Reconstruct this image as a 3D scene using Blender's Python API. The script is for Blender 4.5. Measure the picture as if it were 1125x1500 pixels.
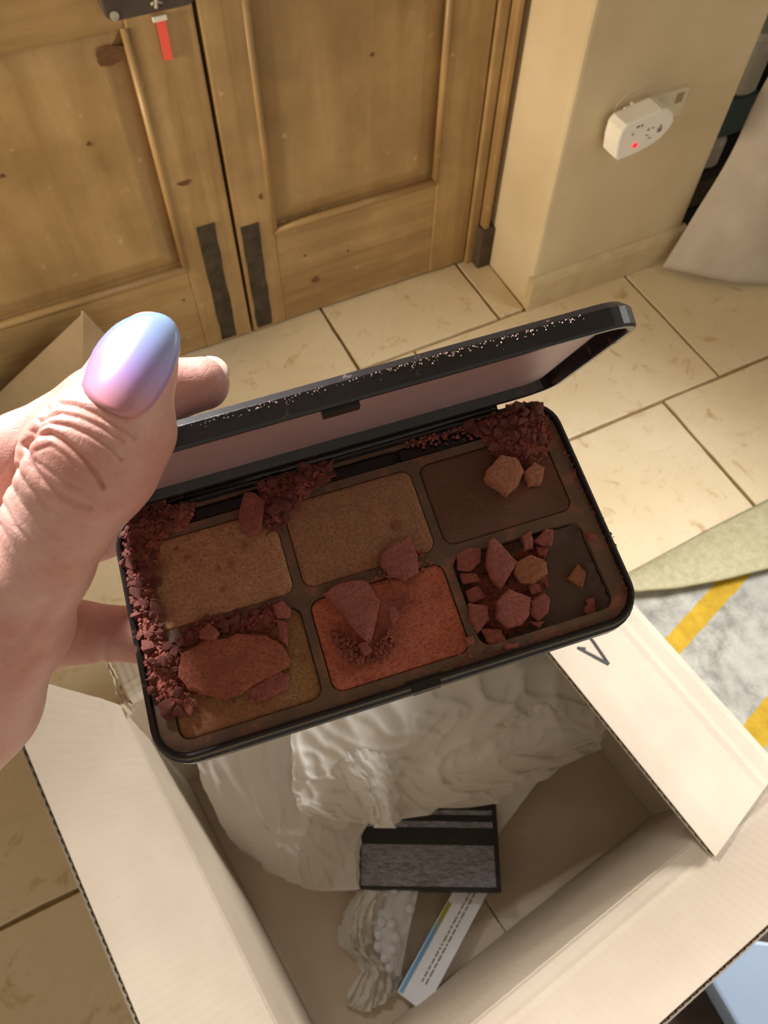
import bpy, bmesh, math, random
import numpy as np
from mathutils import Vector, Matrix, noise
from mathutils.geometry import delaunay_2d_cdt

for o in list(bpy.data.objects): bpy.data.objects.remove(o)
S = bpy.context.scene
COL = S.collection
rng = random.Random(7)
npr = np.random.RandomState(5)

# ------------------------------------------------------------------ camera
FPX, CX, CY, CAMH = 1127.0, 562.5, 750.0, 1.0
def cam_matrix(nadir=(541, 1437), heading=62.0):
    d = np.array([nadir[0]-CX, nadir[1]-CY, FPX]); d /= np.linalg.norm(d)
    z = np.array([0, 0, 1.]); fh = z-d*(z@d); fh /= np.linalg.norm(fh)
    up = -d; left = np.cross(up, fh)
    a = math.radians(heading)
    FW = np.array([math.cos(a), math.sin(a), 0]); UP = np.array([0, 0, 1.]); LF = np.cross(UP, FW)
    return np.outer(FW, fh)+np.outer(UP, up)+np.outer(LF, left)
RC = cam_matrix()
CAM = np.array([0, 0, CAMH])
cam_d = bpy.data.cameras.new('camera'); cam = bpy.data.objects.new('camera', cam_d); COL.objects.link(cam)
cam_d.sensor_fit = 'VERTICAL'; cam_d.sensor_height = 36.0; cam_d.lens = 36.0*FPX/1500.0
cam_d.clip_start = 0.01; cam_d.clip_end = 50
M3 = RC @ np.diag([1., -1., -1.])
cam.matrix_world = Matrix([list(M3[0])+[CAM[0]], list(M3[1])+[CAM[1]], list(M3[2])+[CAM[2]], [0, 0, 0, 1]])
cam_d.dof.use_dof = True; cam_d.dof.focus_distance = 0.20; cam_d.dof.aperture_fstop = 42.0
S.camera = cam

# ------------------------------------------------------------------ world, lights, exposure
S.view_settings.view_transform = 'Standard'; S.view_settings.look = 'None'
S.view_settings.exposure = 0.0; S.view_settings.gamma = 1.0; S.view_settings.use_curve_mapping = False
W = bpy.data.worlds.new('world'); S.world = W; W.use_nodes = True
bg = W.node_tree.nodes['Background']; bg.inputs[0].default_value = (1.0, 0.90, 0.77, 1); bg.inputs[1].default_value = 0.56

def area(name, loc, target, size, size_y, power, color, spread=180):
    l = bpy.data.lights.new(name, 'AREA'); l.shape = 'RECTANGLE'; l.size = size; l.size_y = size_y
    l.energy = power; l.color = color; l.spread = math.radians(spread)
    o = bpy.data.objects.new(name, l); COL.objects.link(o); o.location = loc
    o.rotation_euler = (Vector(target)-Vector(loc)).to_track_quat('-Z', 'Y').to_euler()
    return o
# daylight through the open doorway on the right
area('doorway_light', (1.15, 0.16, 0.98), (0.25, 0.14, 0.05), 0.34, 0.34, 4.7, (1.0, 0.98, 0.97), 78)
# daylight from a small high window on the left
area('window_light', (-0.16, 0.91, 1.40), (-0.06, 0.10, 0.84), 0.22, 0.22, 2.7, (1.0, 0.98, 0.97), 46)
# added unseen fill: warm, low, brightens the pillar reveal and door
area('reveal_fill_light', (-0.95, 0.74, 0.60), (0.68, 0.90, 0.40), 0.25, 0.25, 1.5, (1.0, 0.83, 0.60), 50)

# ------------------------------------------------------------------ projection helpers (pixel of the photo -> place in the room)
def ray(x, y): return RC @ np.array([(x-CX)/FPX, (y-CY)/FPX, 1.0])
def at_d(x, y, d): return CAM+ray(x, y)*d
def on_z(x, y, z=0.0):
    r = ray(x, y); return CAM+r*((z-CAMH)/r[2])
def on_y(x, y, Y):
    r = ray(x, y); return CAM+r*(Y/r[1])
def proj(V):
    c = (np.asarray(V)-CAM) @ RC
    return CX+FPX*c[:, 0]/c[:, 2], CY+FPX*c[:, 1]/c[:, 2], c[:, 2]

# ------------------------------------------------------------------ material helper
def srgb(r, g, b):
    f = lambda c: (c/12.92 if c <= 0.04045 else ((c+0.055)/1.055)**2.4)
    return (f(r/255), f(g/255), f(b/255), 1)
class NT:
    def __init__(s, name):
        s.m = bpy.data.materials.new(name); s.m.use_nodes = True
        s.t = s.m.node_tree; s.b = s.t.nodes['Principled BSDF']; s.out = s.t.nodes['Material Output']
    def n(s, typ, **kw):
        nd = s.t.nodes.new(typ)
        for k, v in kw.items():
            if k in nd.inputs: nd.inputs[k].default_value = v
            else: setattr(nd, k, v)
        return nd
    def l(s, a, b): s.t.links.new(a, b)
    def coords(s, kind='Object', scale=(1, 1, 1), rot=(0, 0, 0)):
        tc = s.n('ShaderNodeTexCoord'); mp = s.n('ShaderNodeMapping')
        mp.inputs['Scale'].default_value = scale; mp.inputs['Rotation'].default_value = rot
        s.l(tc.outputs[kind], mp.inputs['Vector']); return mp.outputs[0]
    def noise(s, vec, scale, detail=4, rough=0.55, dist=0.0):
        nd = s.n('ShaderNodeTexNoise'); nd.inputs['Scale'].default_value = scale; nd.inputs['Detail'].default_value = detail
        nd.inputs['Roughness'].default_value = rough; nd.inputs['Distortion'].default_value = dist
        s.l(vec, nd.inputs['Vector']); return nd.outputs['Fac']
    def ramp(s, fac, stops):
        r = s.n('ShaderNodeValToRGB'); e = r.color_ramp.elements
        e[0].position, e[0].color = stops[0]; e[1].position, e[1].color = stops[-1]
        for p, c in stops[1:-1]:
            q = e.new(p); q.color = c
        s.l(fac, r.inputs[0]); return r.outputs[0]
    def mix(s, fac, a, b, mode='MIX'):
        m = s.n('ShaderNodeMix', data_type='RGBA', blend_type=mode)
        for val, idx in ((fac, 0), (a, 6), (b, 7)):
            if hasattr(val, 'is_linked'): s.l(val, m.inputs[idx])
            else: m.inputs[idx].default_value = val
        return m.outputs[2]
    def bump(s, h, strength=0.3, dist=0.001, prev=None):
        b = s.n('ShaderNodeBump'); b.inputs['Strength'].default_value = strength; b.inputs['Distance'].default_value = dist
        s.l(h, b.inputs['Height'])
        if prev: s.l(prev, b.inputs['Normal'])
        return b.outputs[0]
    def set(s, color=None, rough=0.6, normal=None, **kw):
        if color is not None:
            if hasattr(color, 'is_linked'): s.l(color, s.b.inputs['Base Color'])
            else: s.b.inputs['Base Color'].default_value = color
        if hasattr(rough, 'is_linked'): s.l(rough, s.b.inputs['Roughness'])
        else: s.b.inputs['Roughness'].default_value = rough
        if normal is not None: s.l(normal, s.b.inputs['Normal'])
        for k, v in kw.items(): s.b.inputs[k.replace('_', ' ')].default_value = v
        return s.m
W1 = (1, 1, 1, 1); K1 = (0, 0, 0, 1)
def mixed(name, ca, cb, scale=20, rough=0.6, bump_s=0.2, bump_d=0.001, bump_scale=None, stretch=(1, 1, 1), detail=5, **kw):
    t = NT(name); v = t.coords('Object', stretch)
    f = t.noise(v, scale, detail); c = t.mix(t.ramp(f, [(0.3, K1), (0.7, W1)]), ca, cb)
    nb = t.bump(t.noise(v, bump_scale or scale*6, 5), bump_s, bump_d)
    return t.set(c, rough, nb, **kw)

# ------------------------------------------------------------------ mesh helpers
def link(name, me, mat=None, parent=None, smooth=False):
    o = bpy.data.objects.new(name, me); COL.objects.link(o)
    if mat is not None and not me.materials: me.materials.append(mat)
    if parent is not None: o.parent = parent
    if smooth: me.shade_smooth()
    return o
def mesh_pf(name, V, F):
    me = bpy.data.meshes.new(name); me.from_pydata([tuple(map(float, v)) for v in V], [], [tuple(f) for f in F]); me.update(); return me
def empty(name, loc=(0, 0, 0)):
    o = bpy.data.objects.new(name, None); COL.objects.link(o); o.location = loc; o.empty_display_size = 0.02; return o
def tag(o, label=None, cat=None, group=None, kind=None):
    if label: o['label'] = label
    if cat: o['category'] = cat
    if group: o['group'] = group
    if kind: o['kind'] = kind
    return o
def bevel_mesh(me, w, seg=2, angle=0.5):
    bm = bmesh.new(); bm.from_mesh(me)
    bmesh.ops.recalc_face_normals(bm, faces=bm.faces)
    ed = [e for e in bm.edges if len(e.link_faces) == 2 and e.calc_face_angle(0) > angle]
    if w > 0: bmesh.ops.bevel(bm, geom=ed, offset=w, segments=seg, affect='EDGES', profile=0.6, clamp_overlap=True)
    bm.to_mesh(me); bm.free(); return me
def box_mesh(name, lo, hi, bev=0.0, seg=2):
    x0, y0, z0 = lo; x1, y1, z1 = hi
    V = [(x0, y0, z0), (x1, y0, z0), (x1, y1, z0), (x0, y1, z0), (x0, y0, z1), (x1, y0, z1), (x1, y1, z1), (x0, y1, z1)]
    F = [(0, 3, 2, 1), (4, 5, 6, 7), (0, 1, 5, 4), (1, 2, 6, 5), (2, 3, 7, 6), (3, 0, 4, 7)]
    return bevel_mesh(mesh_pf(name, V, F), bev, seg)
def box(name, lo, hi, mat, parent=None, bev=0.0, seg=2):
    return link(name, box_mesh(name, lo, hi, bev, seg), mat, parent, smooth=False)
def prism_mesh(name, poly, z0, z1, bev=0.0, seg=2):
    n = len(poly); V = [(p[0], p[1], z0) for p in poly]+[(p[0], p[1], z1) for p in poly]
    F = [tuple(range(n-1, -1, -1)), tuple(range(n, 2*n))]+[(i, (i+1) % n, n+(i+1) % n, n+i) for i in range(n)]
    return bevel_mesh(mesh_pf(name, V, F), bev, seg)
def rrect(x0, x1, y0, y1, r, seg=6):
    P = []
    for cx, cy, a0 in ((x1-r, y1-r, 0), (x0+r, y1-r, 90), (x0+r, y0+r, 180), (x1-r, y0+r, 270)):
        for i in range(seg+1):
            a = math.radians(a0+90*i/seg); P.append((cx+r*math.cos(a), cy+r*math.sin(a)))
    return P
def loops_mesh(name, loops, cap_start=True, cap_end=True):
    n = len(loops[0]); V = [p for L in loops for p in L]; F = []
    for k in range(len(loops)-1):
        for i in range(n):
            j = (i+1) % n; F.append((k*n+i, k*n+j, (k+1)*n+j, (k+1)*n+i))
    if cap_start: F.append(tuple(range(n-1, -1, -1)))
    if cap_end: F.append(tuple(range((len(loops)-1)*n, len(loops)*n)))
    return mesh_pf(name, V, F)
def tube_mesh(name, pts, rad, seg=10, closed_ends=True):
    pts = [Vector(p) for p in pts]; loops = []
    rads = rad if hasattr(rad, '__len__') else [rad]*len(pts)
    prev = None
    for i, p in enumerate(pts):
        t = (pts[min(i+1, len(pts)-1)]-pts[max(i-1, 0)]).normalized()
        a = prev if prev is not None else (Vector((0, 0, 1)) if abs(t.z) < 0.9 else Vector((1, 0, 0)))
        b = t.cross(a).normalized(); a = b.cross(t).normalized(); prev = a
        loops.append([tuple(p+(a*math.cos(2*math.pi*k/seg)+b*math.sin(2*math.pi*k/seg))*rads[i]) for k in range(seg)])
    return loops_mesh(name, loops)
def join_mesh(name, meshes):
    bm = bmesh.new()
    for m in meshes: bm.from_mesh(m)
    me = bpy.data.meshes.new(name); bm.to_mesh(me); bm.free(); return me
def sheet_mesh(name, fn, nu, nv, thick=0.0):
    V = [fn(i/nu, j/nv) for j in range(nv+1) for i in range(nu+1)]
    F = [(j*(nu+1)+i, j*(nu+1)+i+1, (j+1)*(nu+1)+i+1, (j+1)*(nu+1)+i) for j in range(nv) for i in range(nu)]
    me = mesh_pf(name, V, F)
    if thick > 0:
        bm = bmesh.new(); bm.from_mesh(me); bmesh.ops.recalc_face_normals(bm, faces=bm.faces)
        bmesh.ops.solidify(bm, geom=bm.faces, thickness=thick); bm.to_mesh(me); bm.free()
    return me
def smoothstep(a, b, x):
    t = np.clip((x-a)/(b-a), 0, 1); return t*t*(3-2*t)
def in_poly(x, y, poly):
    c = False; n = len(poly); j = n-1
    for i in range(n):
        xi, yi = poly[i]; xj, yj = poly[j]
        if (yi > y) != (yj > y) and x < (xj-xi)*(y-yi)/(yj-yi)+xi: c = not c
        j = i
    return c

# ================================================================== the room
YD, YP, XR = 0.968, 0.818, 0.712          # door plane, pillar front, reveal
t = NT('stone_tile'); v = t.coords('Object')
g = t.n('ShaderNodeNewGeometry'); pv = g.outputs['Position']
n1 = t.noise(pv, 3.0, 6, 0.6); n2 = t.noise(pv, 22, 6, 0.65, 0.6); n3 = t.noise(pv, 120, 3)
c = t.mix(t.ramp(n1, [(0.35, K1), (0.68, W1)]), srgb(212, 190, 150), srgb(224, 208, 174))
c = t.mix(t.ramp(n2, [(0.30, W1), (0.42, K1)]), c, srgb(188, 158, 108))
c = t.mix(t.ramp(t.noise(pv, 9, 8, 0.7, 1.5), [(0.495, K1), (0.5, (0.3, 0.3, 0.3, 1)), (0.505, K1)]), c, srgb(150, 124, 84))
M_tile = t.set(c, t.ramp(n2, [(0.2, (0.36,)*3+(1,)), (0.8, (0.55,)*3+(1,))]), t.bump(n2, 0.12, 0.002, t.bump(n3, 0.08, 0.0006)))
M_grout = mixed('grout', srgb(128, 104, 66), srgb(158, 132, 88), 60, 0.9, 0.5)

floor = link('floor', box_mesh('floor', (-2.2, -1.6, -0.05), (2.4, 1.6, -0.004)), M_grout); tag(floor, kind='structure')
def tile(x0, x1, y0, y1, g=0.0028, dz=0.0):
    me = bpy.data.meshes.new('tile'); bm = bmesh.new()
    # slightly wavering worn edges
    P = []
    def run(a, b):
        n = 9
        for i in range(n):
            s = i/n; P.append((a[0]+(b[0]-a[0])*s+rng.uniform(-.0009, .0009), a[1]+(b[1]-a[1])*s+rng.uniform(-.0009, .0009)))
    c = [(x0+g, y0+g), (x1-g, y0+g), (x1-g, y1-g), (x0+g, y1-g)]
    for i in range(4): run(c[i], c[(i+1) % 4])
    me = prism_mesh('tile', P, -0.012, dz+rng.uniform(-.0006, .0006), 0.0018, 2)
    return link('tile', me, M_tile, floor)
rows = [(-1.0, -0.67, [-0.9, -.45, 0, .45, .9]), (-0.67, -0.37, [-1.1, -.62, -.165, .29, .745, 1.2]), (-.37, -.07, [-.9, -.40, .06, .52, .98, 1.4]), (-0.07, 0.233, [-1.1, -.62, -.165, .29, .745, 1.2, 1.65]),
        (0.233, 0.530, [-1.0, -.56, -.105, .35, .806, 1.26, 1.7]), (0.530, 0.812, [-.86, -.42, .03, .48, .928, 1.38, 1.8])]
for y0, y1, xs in rows:
    for a, b in zip(xs[:-1], xs[1:]): tile(a, b, y0, y1)
for a, b in ((-.75, -.33), (-.33, .0), (.0, .375), (.375, .655), (.655, .712)): tile(a, b, 0.812, YD+.03, dz=0.0015)
for a, b in ((1.05, 1.5), (1.5, 1.9)): tile(a, b, 0.812, 1.12)

# ---- plastered pillar with baseboard
t = NT('plaster'); g = t.n('ShaderNodeNewGeometry'); pv = g.outputs['Position']
n1 = t.noise(pv, 6, 6, 0.6); n2 = t.noise(pv, 40, 5, 0.6)
c = t.mix(t.ramp(n1, [(0.3, K1), (0.7, W1)]), srgb(198, 178, 142), srgb(212, 194, 160))
sep = t.n('ShaderNodeSeparateXYZ'); t.l(pv, sep.inputs[0])
M_plaster = t.set(c, 0.75, t.bump(n1, 0.25, 0.006, t.bump(n2, 0.15, 0.0015)))
def pl_fn(face):
    pass
pil = link('wall_right', box_mesh('wall_right', (XR, YP, -0.01), (1.042, YD+0.14, 2.3), 0.009, 3), M_plaster); tag(pil, kind='structure')
for v_ in pil.data.vertices:
    if v_.co.x > 1.0: v_.co.x += 0.004*max(0, v_.co.z)
wb = link('wall_back', box_mesh('wall_back', (-2.2, YD+0.06, -0.01), (XR, YD+0.16, 2.3)), M_plaster); tag(wb, kind='structure')
bb_me = loops_mesh('bb', [[(x, YP+0.004, 0.0), (x, YP-0.012, 0.0), (x, YP-0.012, 0.055), (x, YP-0.009, 0.064), (x, YP-0.002, 0.069), (x, YP+0.004, 0.069)] for x in np.linspace(XR-0.002, 1.049, 12)])
ceil = link('ceiling', box_mesh('ceiling', (-2.2, -1.9, 2.3), (2.4, 1.6, 2.36)), mixed('ceiling_paint', srgb(214, 206, 190), srgb(220, 212, 198), 6, 0.8, 0.1)); tag(ceil, kind='structure')
baseb = link('baseboard_right', bb_me, mixed('skirting', srgb(186, 164, 126), srgb(204, 184, 146), 30, 0.6), None); tag(baseb, kind='structure')
# stain where the reveal meets the floor
# ---- socket, plaster ridge and adaptor plug
M_cream = mixed('cream_plastic', srgb(206, 194, 164), srgb(214, 204, 178), 40, 0.4, 0.05)
M_whitep = mixed('white_plastic', srgb(236, 230, 218), srgb(242, 237, 226), 30, 0.32, 0.03)
M_grey = mixed('grey_print', srgb(120, 112, 100), srgb(140, 130, 116), 90, 0.6)
def pts_y(pix, Y): return [tuple(on_y(x, y, Y)) for x, y in pix]
ridge_px = [(897, 172), (905, 152), (922, 136), (950, 124), (980, 114), (1000, 109), (1009, 116), (1008, 132), (1000, 150), (990, 163)]
rp = pts_y(ridge_px, YP)
rd = link('plaster_ridge', tube_mesh('plaster_ridge', [Vector(p)+Vector((0, 0.0007, 0)) for p in rp], 0.0013, 8), M_plaster, pil, True)
sock = empty('wall_socket', tuple(on_y(957, 160, YP)))
so = Vector(sock.location)
pp = pts_y([(926, 152), (990, 132), (996, 164), (934, 186)], YP-0.004)
xs = [p[0] for p in pp]; zs = [p[2] for p in pp]
plate = link('face_plate', box_mesh('face_plate', (min(xs)-so.x, -0.007, min(zs)-so.z), (max(xs)-so.x, 0.002, max(zs)-so.z), 0.002), M_cream, sock)
box('screw_recess', (max(xs)-so.x-0.022, -0.0076, 0.004), (max(xs)-so.x-0.008, -0.006, 0.020), mixed('recess', srgb(150, 130, 95), srgb(160, 138, 100)), sock, 0.001)
tag(sock, 'cream wall socket half hidden behind the white adaptor plug', 'socket')
plug = empty('adaptor_plug', tuple(on_y(945, 190, YP-0.035))); po = Vector(plug.location)
YF = YP-0.043
fr = pts_y([(918, 183), (935, 176), (970, 160), (980, 159), (987, 166), (988, 177), (981, 189), (968, 203), (954, 213), (930, 226), (905, 236), (901, 232), (904, 212), (910, 192)], YF)
L0 = [tuple(Vector((p[0], p[1], p[2]))-po) for p in fr]
cxm = sum(p[0] for p in L0)/len(L0); czm = sum(p[2] for p in L0)/len(L0)
sc = lambda k, dy: [(cxm+(p[0]-cxm)*k, p[1]+dy, czm+(p[2]-czm)*k) for p in L0]
pb = loops_mesh('plug_body', [sc(0.93, 0), sc(0.98, 0.0012), sc(1.0, 0.004), sc(1.0, 0.030), sc(0.97, 0.033)])
link('plug_body', bevel_mesh(pb, 0), M_whitep, plug)
box('plug_neck', (cxm-0.020, YP-0.013-po.y, czm-0.018), (cxm+0.028, YP-0.004-po.y, czm+0.024), M_whitep, plug, 0.003)
lm = NT('red_indicator'); lm.set(srgb(220, 20, 40), 0.3, None); lm.b.inputs['Emission Color'].default_value = srgb(255, 30, 60); lm.b.inputs['Emission Strength'].default_value = 1.2
lp = Vector(on_y(930, 213, YF-0.0008))-po
link('indicator_light', bevel_mesh(prism_mesh('indicator_light', rrect(-.0035, .0035, -.003, .003, .001), 0, .0015), .0003), lm.m, plug).matrix_local = Matrix.Translation(lp) @ Matrix.Rotation(math.radians(90), 4, 'X')
for (px, py, w, h) in [(935, 186, .006, .0030), (941, 184, .003, .004), (927, 197, .003, .003), (950, 190, .004, .0035), (957, 187, .004, .002), (966, 190, .008, .007), (968, 184, .004, .003), (948, 198, .006, .0015), (951, 202, .006, .0015)]:
    q = Vector(on_y(px, py, YF-0.0003))-po
    box('print_mark', (q.x-w/2, q.y-0.0002, q.z-h/2), (q.x+w/2, q.y+0.0004, q.z+h/2), M_grey, plug)
tag(plug, 'white adaptor plug with a glowing red light on the plastered pillar', 'plug')

# ---- old pine double door
def wood(name, ca, cb, cc, rot=(0, 0, 0), st=(26, 26, 1.6)):
    t = NT(name); v = t.coords('Object', st, rot)
    f1 = t.noise(v, 1.6, 8, 0.62, 0.4); f2 = t.noise(v, 7, 4, 0.6)
    c = t.ramp(f1, [(0.28, ca), (0.5, cb), (0.72, cc)])
    v2 = t.coords('Object'); d = t.noise(v2, 9, 7, 0.6)
    c = t.mix(t.ramp(d, [(0.38, (0.35,)*3+(1,)), (0.60, K1)]), c, srgb(110, 80, 42))
    c = t.mix(t.ramp(t.noise(v2, 34, 4, 0.6), [(0.66, K1), (0.74, (0.6,)*3+(1,))]), c, srgb(212, 184, 132))
    return t.set(c, 0.42, t.bump(f2, 0.2, 0.0012, t.bump(d, 0.2, 0.003)))
M_wv = wood('pine_upright', srgb(152, 120, 76), srgb(174, 142, 95), srgb(190, 159, 111))
M_wh = wood('pine_level', srgb(148, 116, 73), srgb(170, 138, 91), srgb(186, 155, 107), st=(1.6, 26, 26))
M_wp = wood('pine_panel', srgb(156, 124, 79), srgb(174, 142, 95), srgb(188, 157, 109), st=(12, 12, 1.0))
M_iron = mixed('old_iron', srgb(52, 44, 36), srgb(84, 72, 58), 60, 0.55, 0.4, 0.001, Metallic=0.3)
M_knot = mixed('knot_wood', srgb(86, 54, 28), srgb(120, 82, 46), 200, 0.5)
def panel_sunk(name, x0, x1, z0, z1, parent, depth=0.014, bev=0.03):
    # raised-field panel sunk in the frame
    yb = YD+depth
    def rect(ins, y): return [(x0+ins, y, z0+ins), (x1-ins, y, z0+ins), (x1-ins, y, z1-ins), (x0+ins, y, z1-ins)]
    return link(name, loops_mesh(name, [rect(-0.004, yb+0.012), rect(-0.004, yb), rect(0.006, yb), rect(bev, yb-0.007), rect(bev+0.004, yb-0.0075)], False, True), M_wp, parent)
def moulding(x0, x1, z0, z1, parent):
    for a, b in (((x0, z0), (x1, z0)), ((x1, z0), (x1, z1)), ((x0, z0), (x0, z1))):
        link('moulding', tube_mesh('moulding', [(a[0], YD+0.004, a[1]), (b[0], YD+0.004, b[1])], 0.0062, 8), M_wh if a[1] == b[1] else M_wv, parent, True)
def leaf(n, x0, x1, pl, pr, zp, zr):
    d = empty('door_%d' % n, ((x0+x1)/2, YD, 0)); tag(d, kind='structure')
    d.location = (0, 0, 0)
    y1 = YD+0.034
    box('stile', (x0, YD, 0.006), (pl, y1, 1.95), M_wv, d, 0.003)
    box('stile', (pr, YD, 0.006), (x1, y1, 1.95), M_wv, d, 0.003)
    box('bottom_rail', (pl-.001, YD+0.0015, 0.006), (pr+.001, y1, zp), M_wh, d, 0.003)
    box('lock_rail', (pl-.001, YD+0.0015, zr), (pr+.001, y1, zr+0.14), M_wh, d, 0.003)
    box('top_rail', (pl-.001, YD+0.0015, 1.82), (pr+.001, y1, 1.95), M_wh, d, 0.003)
    panel_sunk('panel', pl, pr, zp, zr, d); panel_sunk('panel', pl, pr, zr+0.14, 1.82, d)
    moulding(pl, pr, zp, zr, d)
    return d
dl = leaf(1, -0.33, 0.2405, -0.235, 0.158, 0.176, 0.528)
dr = leaf(2, 0.2455, 0.668, 0.305, 0.594, 0.196, 0.60)
def knot(px, py, rx, rz, parent, Y=YD, rot=0):
    p = on_y(px, py, Y-0.0002); P = []
    for i in range(14):
        a = 2*math.pi*i/14; r = 1+0.18*math.sin(3*a+px); u, w = rx*r*math.cos(a), rz*r*math.sin(a)
        P.append((u*math.cos(rot)-w*math.sin(rot), u*math.sin(rot)+w*math.cos(rot)))
    me = prism_mesh('knot', P, -0.0006, 0.0004, 0.0002, 1)
    o = link('knot', me, M_knot, parent); o.matrix_local = Matrix.Translation(Vector(p)) @ Matrix.Rotation(math.radians(90), 4, 'X')
YPn = YD+0.0065
knot(165, 80, .023, .011, dl, YPn); knot(130, 211, .003, .003, dl, YPn); knot(463, 410, .007, .0055, dr); knot(3, 258, .003, .003, dl, YPn)
knot(545, 80, .003, .003, dr, YPn); knot(270, 268, .010, .004, dl); knot(382, 288, .003, .005, dr); knot(510, 368, .002, .002, dr); knot(270, 440, .002, .002, dl); knot(447, 375, .002, .002, dr)
# dark shoot-bolt plates
for (a, b), d in (((288, 336), dl), ((352, 372), dr)):
    p0 = on_y(a, 333, YD); p1 = on_y(a+27, 333, YD)
    P = []
    for i in range(9): P.append((p0[0]+rng.uniform(-.0012, .0012), p0[2]*(1-i/8)+0.012*(i/8)))
    for i in range(9): P.append((p1[0]+rng.uniform(-.0012, .0012), p0[2]*(i/8)+0.012*(1-i/8)))
    me = prism_mesh('bolt_plate', P, -0.0016, 0.0, 0.0004, 1)
    o = link('bolt_plate', me, M_iron, d); o.matrix_local = Matrix.Translation((0, YD+0.0002, 0)) @ Matrix.Rotation(math.radians(90), 4, 'X') @ Matrix.Scale(-1, 4, (0, 0, 1))
    for k in (0.15, 0.5, 0.85):
        link('screw', prism_mesh('screw', rrect(-.003, .003, -.003, .003, .0028, 4), 0, .0008), M_iron, o).location = ((p0[0]+p1[0])/2, p0[2]*(1-k)+0.012*k, -0.0022)
# rim lock on the left leaf
M_lock = mixed('lock_iron', srgb(62, 50, 46), srgb(82, 68, 62), 25, 0.5, 0.15, 0.001)
lk0 = on_y(161, 33, YD-0.02); lk1 = on_y(283, 8, YD-0.02)
zb = lk0[2]-0.0; 
lock = link('lock_case', prism_mesh('lock_case', rrect(lk0[0]-0.004, 0.2405, zb, zb+0.13, 0.012), 0, 0.022, 0.003), M_lock, dl)
lock.matrix_local = Matrix.Translation((0, YD, 0)) @ Matrix.Rotation(math.radians(90), 4, 'X')
M_pale = mixed('worn_metal', srgb(190, 180, 165), srgb(150, 140, 128), 90, 0.45)
for px, py in ((168, 24),):
    p = on_y(px, py, YD-0.0225)
    s = link('screw', prism_mesh('screw', rrect(-.005, .005, -.005, .005, .0048, 5), 0, .001, .0003), M_pale, lock); s.location = (p[0], p[2], 0.0218)
# pale arrow-like emblem stamped on the case
for a, b, r in (((229, 12), (229, -14), .0022), ((229, 2), (221, 7), .0015), ((229, 2), (238, 4), .0015)):
    A, B = on_y(*a, YD-0.0225), on_y(*b, YD-0.0225)
    e = link('emblem_stroke', tube_mesh('emblem_stroke', [(A[0], A[2], 0.0222), (B[0], B[2], 0.0222)], r, 8), M_pale, lock, True)
# red strip hanging below the lock
r0, r1 = on_y(235, 29, YD-0.004), on_y(247, 88, YD-0.004)
strip = empty('red_strip', tuple(r1)); tag(strip, 'narrow coral red strip hanging below the black door lock', 'strip')
ro = Vector(r1); top = Vector(r0)-ro
M_red = mixed('coral_red', srgb(250, 92, 78), srgb(252, 104, 88), 30, 0.4, 0.02)
me = sheet_mesh('ribbon', lambda u, v: tuple(Vector((u*0.0105-0.005, -0.0008*math.sin(v*3), 0))+top*v), 3, 10, 0.0015)
link('ribbon', me, M_red, strip)
box('white_clip', (top.x-0.009, -0.002, top.z-0.001), (top.x+0.008, 0.0015, top.z+0.005), M_whitep, strip, 0.0008)
# jamb strips
trim = empty('trim_1'); tag(trim, kind='structure')
box('jamb', (0.670, YD-0.006, 0.0), (0.688, YD+0.05, 2.0), M_wv, trim, 0.003)
box('jamb_stop', (0.690, YD-0.022, 0.0), (0.700, YD+0.05, 2.0), M_wv, trim, 0.003)
box('jamb_foot', (0.684, YD-0.026, 0.0), (0.711, YD+0.03, 0.085), mixed('jamb_foot_wood', srgb(62, 50, 38), srgb(92, 76, 56), 40, 0.8), trim, 0.002)  # dark brown block in the gap between jamb and reveal
box('door_head', (-0.36, YD-0.01, 1.96), (0.70, YD+0.05, 2.05), M_wh, trim, 0.003)
box('jamb', (-0.36, YD-0.006, 0.0), (-0.334, YD+0.05, 1.96), M_wv, trim, 0.003)

# ---- dark shelf recess behind the curtain
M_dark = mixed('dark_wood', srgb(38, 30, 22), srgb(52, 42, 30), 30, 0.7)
sh = empty('shelf_unit', (1.3, 1.0, 0)); tag(sh, 'dark open shelf unit behind the grey curtain', 'shelf')
def lb(name, lo, hi, mat, par, bev=0.002):
    o = Vector(par.location); return box(name, tuple(Vector(lo)-o), tuple(Vector(hi)-o), mat, par, bev)
lb('back_panel', (1.05, 1.10, 0.0), (1.75, 1.12, 0.9), M_dark, sh); lb('side_panel', (1.73, 0.84, 0.0), (1.75, 1.10, 0.9), M_dark, sh)
lb('top_board', (1.05, 0.80, 0.86), (1.75, 1.10, 0.9), M_dark, sh); zsb = on_y(1036, 222, 0.875)[2]-0.0265; lb('shelf_board', (1.05, 0.85, zsb-0.015), (1.73, 1.10, zsb), M_dark, sh)
lb('kick_board', (1.05, 0.86, 0.0), (1.73, 0.87, 0.05), M_dark, sh)
def jar(name, x, y, z, r, h, mat, label, cat):
    j = empty(name, (x, y, z)); prof = [(r*0.86, 0), (r, 0.06*h), (r, 0.72*h), (r*0.82, 0.84*h), (r*0.8, 0.86*h)]
    link('jar_body', loops_mesh('jar_body', [[(a*math.cos(k*math.pi/12), a*math.sin(k*math.pi/12), b) for k in range(24)] for a, b in prof]), mat, j, False)
    lid = [(r*0.88, 0.86*h), (r*0.9, 0.88*h), (r*0.9, 0.98*h), (r*0.84, h)]
    link('jar_lid', loops_mesh('jar_lid', [[(a*math.cos(k*math.pi/12), a*math.sin(k*math.pi/12), b) for k in range(24)] for a, b in lid]), mat, j)
    tag(j, label, cat)
M_jar = mixed('pale_ceramic', srgb(206, 200, 186), srgb(216, 210, 198), 20, 0.4, 0.05)
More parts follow.
